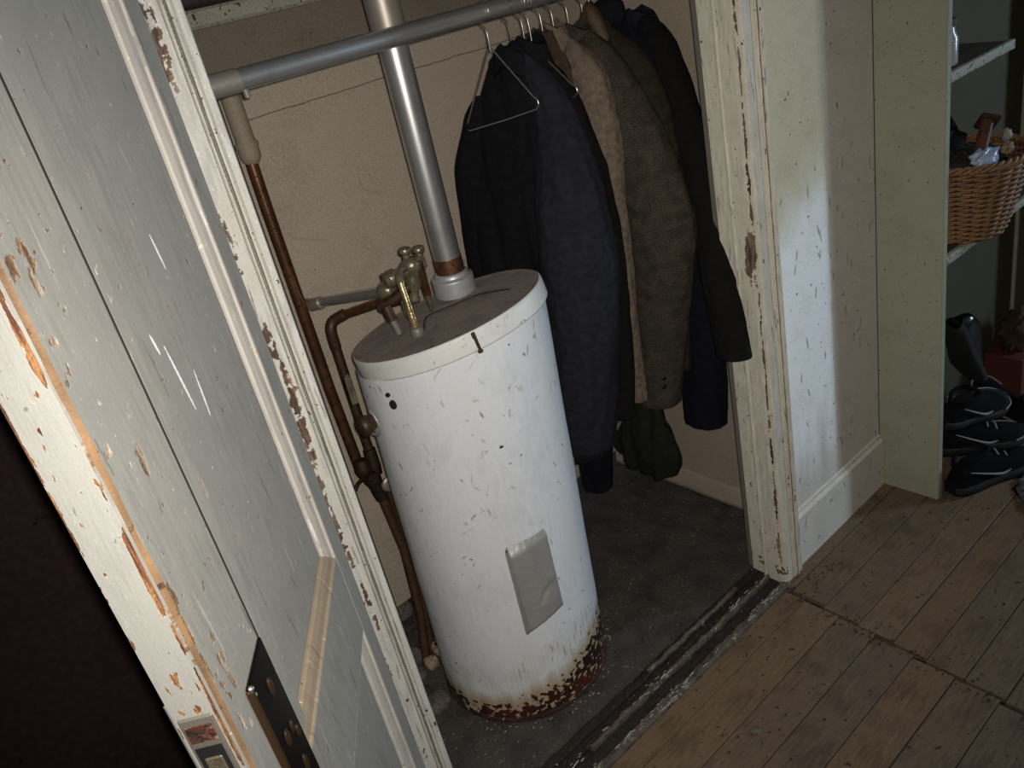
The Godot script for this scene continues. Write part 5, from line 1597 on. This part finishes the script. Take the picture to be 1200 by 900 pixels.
# a shoe: length along local x (toe at +x), sole down
func shoe(label: String, at: Vector3, rot: Vector3, upper: Material, trim: Material, L := 0.27, high := 0.085, stripe := true, laces := true) -> void:
	var t := thing("shoe", label, "shoe", at, "black shoes piled under the shelves")
	t.rotation = rot
	# outline half width and height along the foot: s, width, top, bottom lift
	var ks := [[0.0, 0.016, 0.040, 0.004], [0.05, 0.028, high * 0.85, 0.002], [0.2, 0.034, high, 0.0], [0.38, 0.034, high * 0.98, 0.0], [0.5, 0.037, high * 0.82, 0.0], [0.65, 0.044, high * 0.62, 0.0], [0.8, 0.046, high * 0.52, 0.001], [0.92, 0.036, high * 0.43, 0.005], [0.98, 0.018, high * 0.30, 0.010], [1.0, 0.004, high * 0.22, 0.014]]
	var rows := []
	var srows := []
	for i in 29:
		var s := i / 28.0
		var k := 0
		while k < ks.size() - 2 and s > ks[k + 1][0]:
			k += 1
		var f: float = (s - ks[k][0]) / (ks[k + 1][0] - ks[k][0])
		var w := lerpf(ks[k][1], ks[k + 1][1], f)
		var h := lerpf(ks[k][2], ks[k + 1][2], f)
		var b := lerpf(ks[k][3], ks[k + 1][3], f)
		var x := (s - 0.5) * L
		var ring := PackedVector3Array()
		for j in 20:
			var a := TAU * j / 20.0
			var cx := signf(cos(a)) * pow(absf(cos(a)), 0.75)
			var sy := sin(a)
			var y := 0.018 + b + (h - 0.018 - b) * maxf(sy, 0.0) if sy > 0 else 0.018 + b + 0.006 * sy
			ring.append(Vector3(x, y, w * cx * (1.0 - 0.28 * maxf(sy, 0.0))))
		rows.append(ring)
		var sr := PackedVector3Array()
		for q in [[-1.06, 0.0], [-1.10, 0.010], [-1.08, 0.021], [-0.96, 0.023], [0.96, 0.023], [1.08, 0.021], [1.10, 0.010], [1.06, 0.0]]:
			sr.append(Vector3(x * 1.025, b + q[1], q[0] * (w + 0.002)))
		srows.append(sr)
	var g := Geo.new()
	g.grid(rows, true)
	put(t, "upper", g, upper)
	g = Geo.new()
	g.grid(srows, true)
	put(t, "sole", g, M.shoe_sole)
	g = Geo.new()
	if stripe:
		g.tube(smooth([Vector3(-0.47 * L, high * 0.9, 0.0), Vector3(-0.36 * L, high + 0.004, 0.022), Vector3(-0.16 * L, high + 0.006, 0.024), Vector3(-0.06 * L, high, 0.0), Vector3(-0.16 * L, high + 0.006, -0.024), Vector3(-0.36 * L, high + 0.004, -0.022), Vector3(-0.47 * L, high * 0.9, 0.0)], 4), 0.006, 8, false)
	if stripe:
		put(t, "ankle_opening", g, upper)
	if stripe:
		for sd in [-1.0, 1.0]:
			g = Geo.new()
			g.tube(smooth([Vector3(0.10 * L, 0.034, sd * 0.043), Vector3(0.0, 0.030, sd * 0.041), Vector3(-0.16 * L, 0.045, sd * 0.0355), Vector3(-0.36 * L, 0.068, sd * 0.029)], 5), [0.001, 0.0015, 0.0025, 0.003, 0.0034, 0.0036, 0.0036, 0.0034, 0.003, 0.0028, 0.0026, 0.0024, 0.002, 0.0018, 0.0015, 0.001], 8, true)
			put(t, "side_stripe", g, trim, "pale side stripe")
		g = Geo.new()
		g.tube(smooth([Vector3(0.30 * L, 0.028, 0.049), Vector3(0.45 * L, 0.030, 0.034), Vector3(0.51 * L, 0.032, 0.0), Vector3(0.45 * L, 0.030, -0.034), Vector3(0.30 * L, 0.028, -0.049)], 5), 0.0022, 6)
		put(t, "toe_piping", g, trim)
	if laces:
		for k in 4:
			var x := (0.02 + 0.055 * k) * L
			var y := high * (0.86 - 0.075 * k) + 0.002
			put(t, "lace", tubeg(smooth([Vector3(x, y - 0.010, -0.020), Vector3(x + 0.003, y, 0.0), Vector3(x, y - 0.010, 0.020)], 4), 0.0022, 6), trim if k % 2 == 0 else upper)

func build_shoes() -> void:
	shoe("black sneaker lying foremost on the floor with its toe to the right", Vector3(2.10, 0.004, -0.80), Vector3(0, -0.35, 0), M.shoe_mesh, M.shoe_white, 0.28, 0.10)
	shoe("black sneaker with white piping resting across the lowest sneaker", Vector3(2.115, 0.088, -0.845), Vector3(0.1, -0.55, -0.12), M.shoe_mesh, M.shoe_white, 0.27, 0.09)
	shoe("grey-piped black sneaker in the middle of the pile against the green panel", Vector3(2.105, 0.185, -0.865), Vector3(0.3, -0.25, -0.18), M.shoe_mesh, M.shoe_white, 0.27, 0.085, true, false)
	shoe("shiny black leather shoe standing toe-down on top of the pile", Vector3(2.075, 0.375, -0.88), Vector3(0.2, -0.3, -1.05), M.shoe_leather, M.shoe_leather, 0.27, 0.08, false, false)
	shoe("black boot tucked behind the pile beside the red-brown box", Vector3(2.34, 0.06, -0.865), Vector3(0, 1.2, 0.5), M.shoe_mesh, M.pink_lining, 0.25, 0.11, true, false)

func build_bits() -> void:
	# broken stones heaped on the floor between the pipes and the heater
	# the rough stone patch between the pipes and the heater belongs to the floor
	rng.seed = 33
	for r in 6:
		for k in 6:
			var p := Vector3(0.50 + 0.072 * k + 0.03 * (r % 2) + rng.randf_range(-0.008, 0.008), 0, -1.725 + 0.056 * r + rng.randf_range(-0.005, 0.005))
			if Vector2(p.x - 0.836, p.z + 1.384).length() < 0.245 or p.x > 0.84:
				continue
			var o := put(wall_of("floor"), "stone", rock(Vector3(rng.randf_range(0.062, 0.074), rng.randf_range(0.030, 0.042), rng.randf_range(0.048, 0.058)), 40 + r * 7 + k, 0.22), [M.rubble, M.rubble_dark, M.rubble_brown][rng.randi() % 3])
			o.position = p + Vector3(0, 0.004, 0)
			o.rotation = Vector3(rng.randf_range(-0.12, 0.12), rng.randf_range(-0.2, 0.2), rng.randf_range(-0.12, 0.12))
	# loose lumps lying on it
	for s in [[0.655, 0.034, -1.535, 0.035, "cream", "small cream stone lying where the copper pipes reach the floor"], [0.70, 0.036, -1.56, 0.042, "pale", "crumbly whitish lump of plaster beside the heater foot"]]:
		var o := put(self, "stone_chunk" if s[4] == "cream" else "plaster_lump", rock(Vector3(s[3], 0.028, s[3] * 0.8), 91 + int(s[0] * 100), 0.4), M.cream_paper)
		o.position = Vector3(s[0], s[1], s[2])
		tag(o, s[5], "stone" if s[4] == "cream" else "rubble")
	# a coin-sized disc on the boards
	var d := Geo.new()
	d.lathe(Transform3D(), [Vector2(0.001, 0.0035), Vector2(0.009, 0.003), Vector2(0.011, 0.0015), Vector2(0.011, 0.0)], 20)
	var o := put(self, "bottle_cap", d, M.rubble)
	o.position = Vector3(0.995, 0.0015, -0.814)
	tag(o, "dull grey round bottle cap lying alone on the floorboards", "bottle cap")
	# dirt crumbs along the butt joint and threshold
	rng.seed = 51
	var g := Geo.new()
	for k in 260:
		var p := Vector3(1.40, 0.001, rng.randf_range(-1.0, -0.4))
		if k % 5 == 0:
			p = Vector3(1.46 + rng.randfn(0, 0.05), 0.001, -0.965 + rng.randfn(0, 0.02))
		elif k % 2 == 0:
			p.x = 1.395 - 0.082 * (p.z + 0.95) + rng.randfn(0, 0.012)
		else:
			p = Vector3(rng.randf_range(0.9, 2.2), 0.001, rng.randf_range(-1.0, -0.35))
		var s := rng.randf_range(0.0015, 0.005)
		g.box(Transform3D(Basis.from_euler(Vector3(rng.randf(), rng.randf() * 6, rng.randf())), p), Vector3(s * 1.6, s * 0.6, s), s * 0.2)
	var dt := put(self, "dirt_crumbs", g, M.rubble_dark)
	tag(dt, "dark dirt crumbs strewn over the floorboards and along their butt joint", "debris")
	dt.set_meta("kind", "stuff")
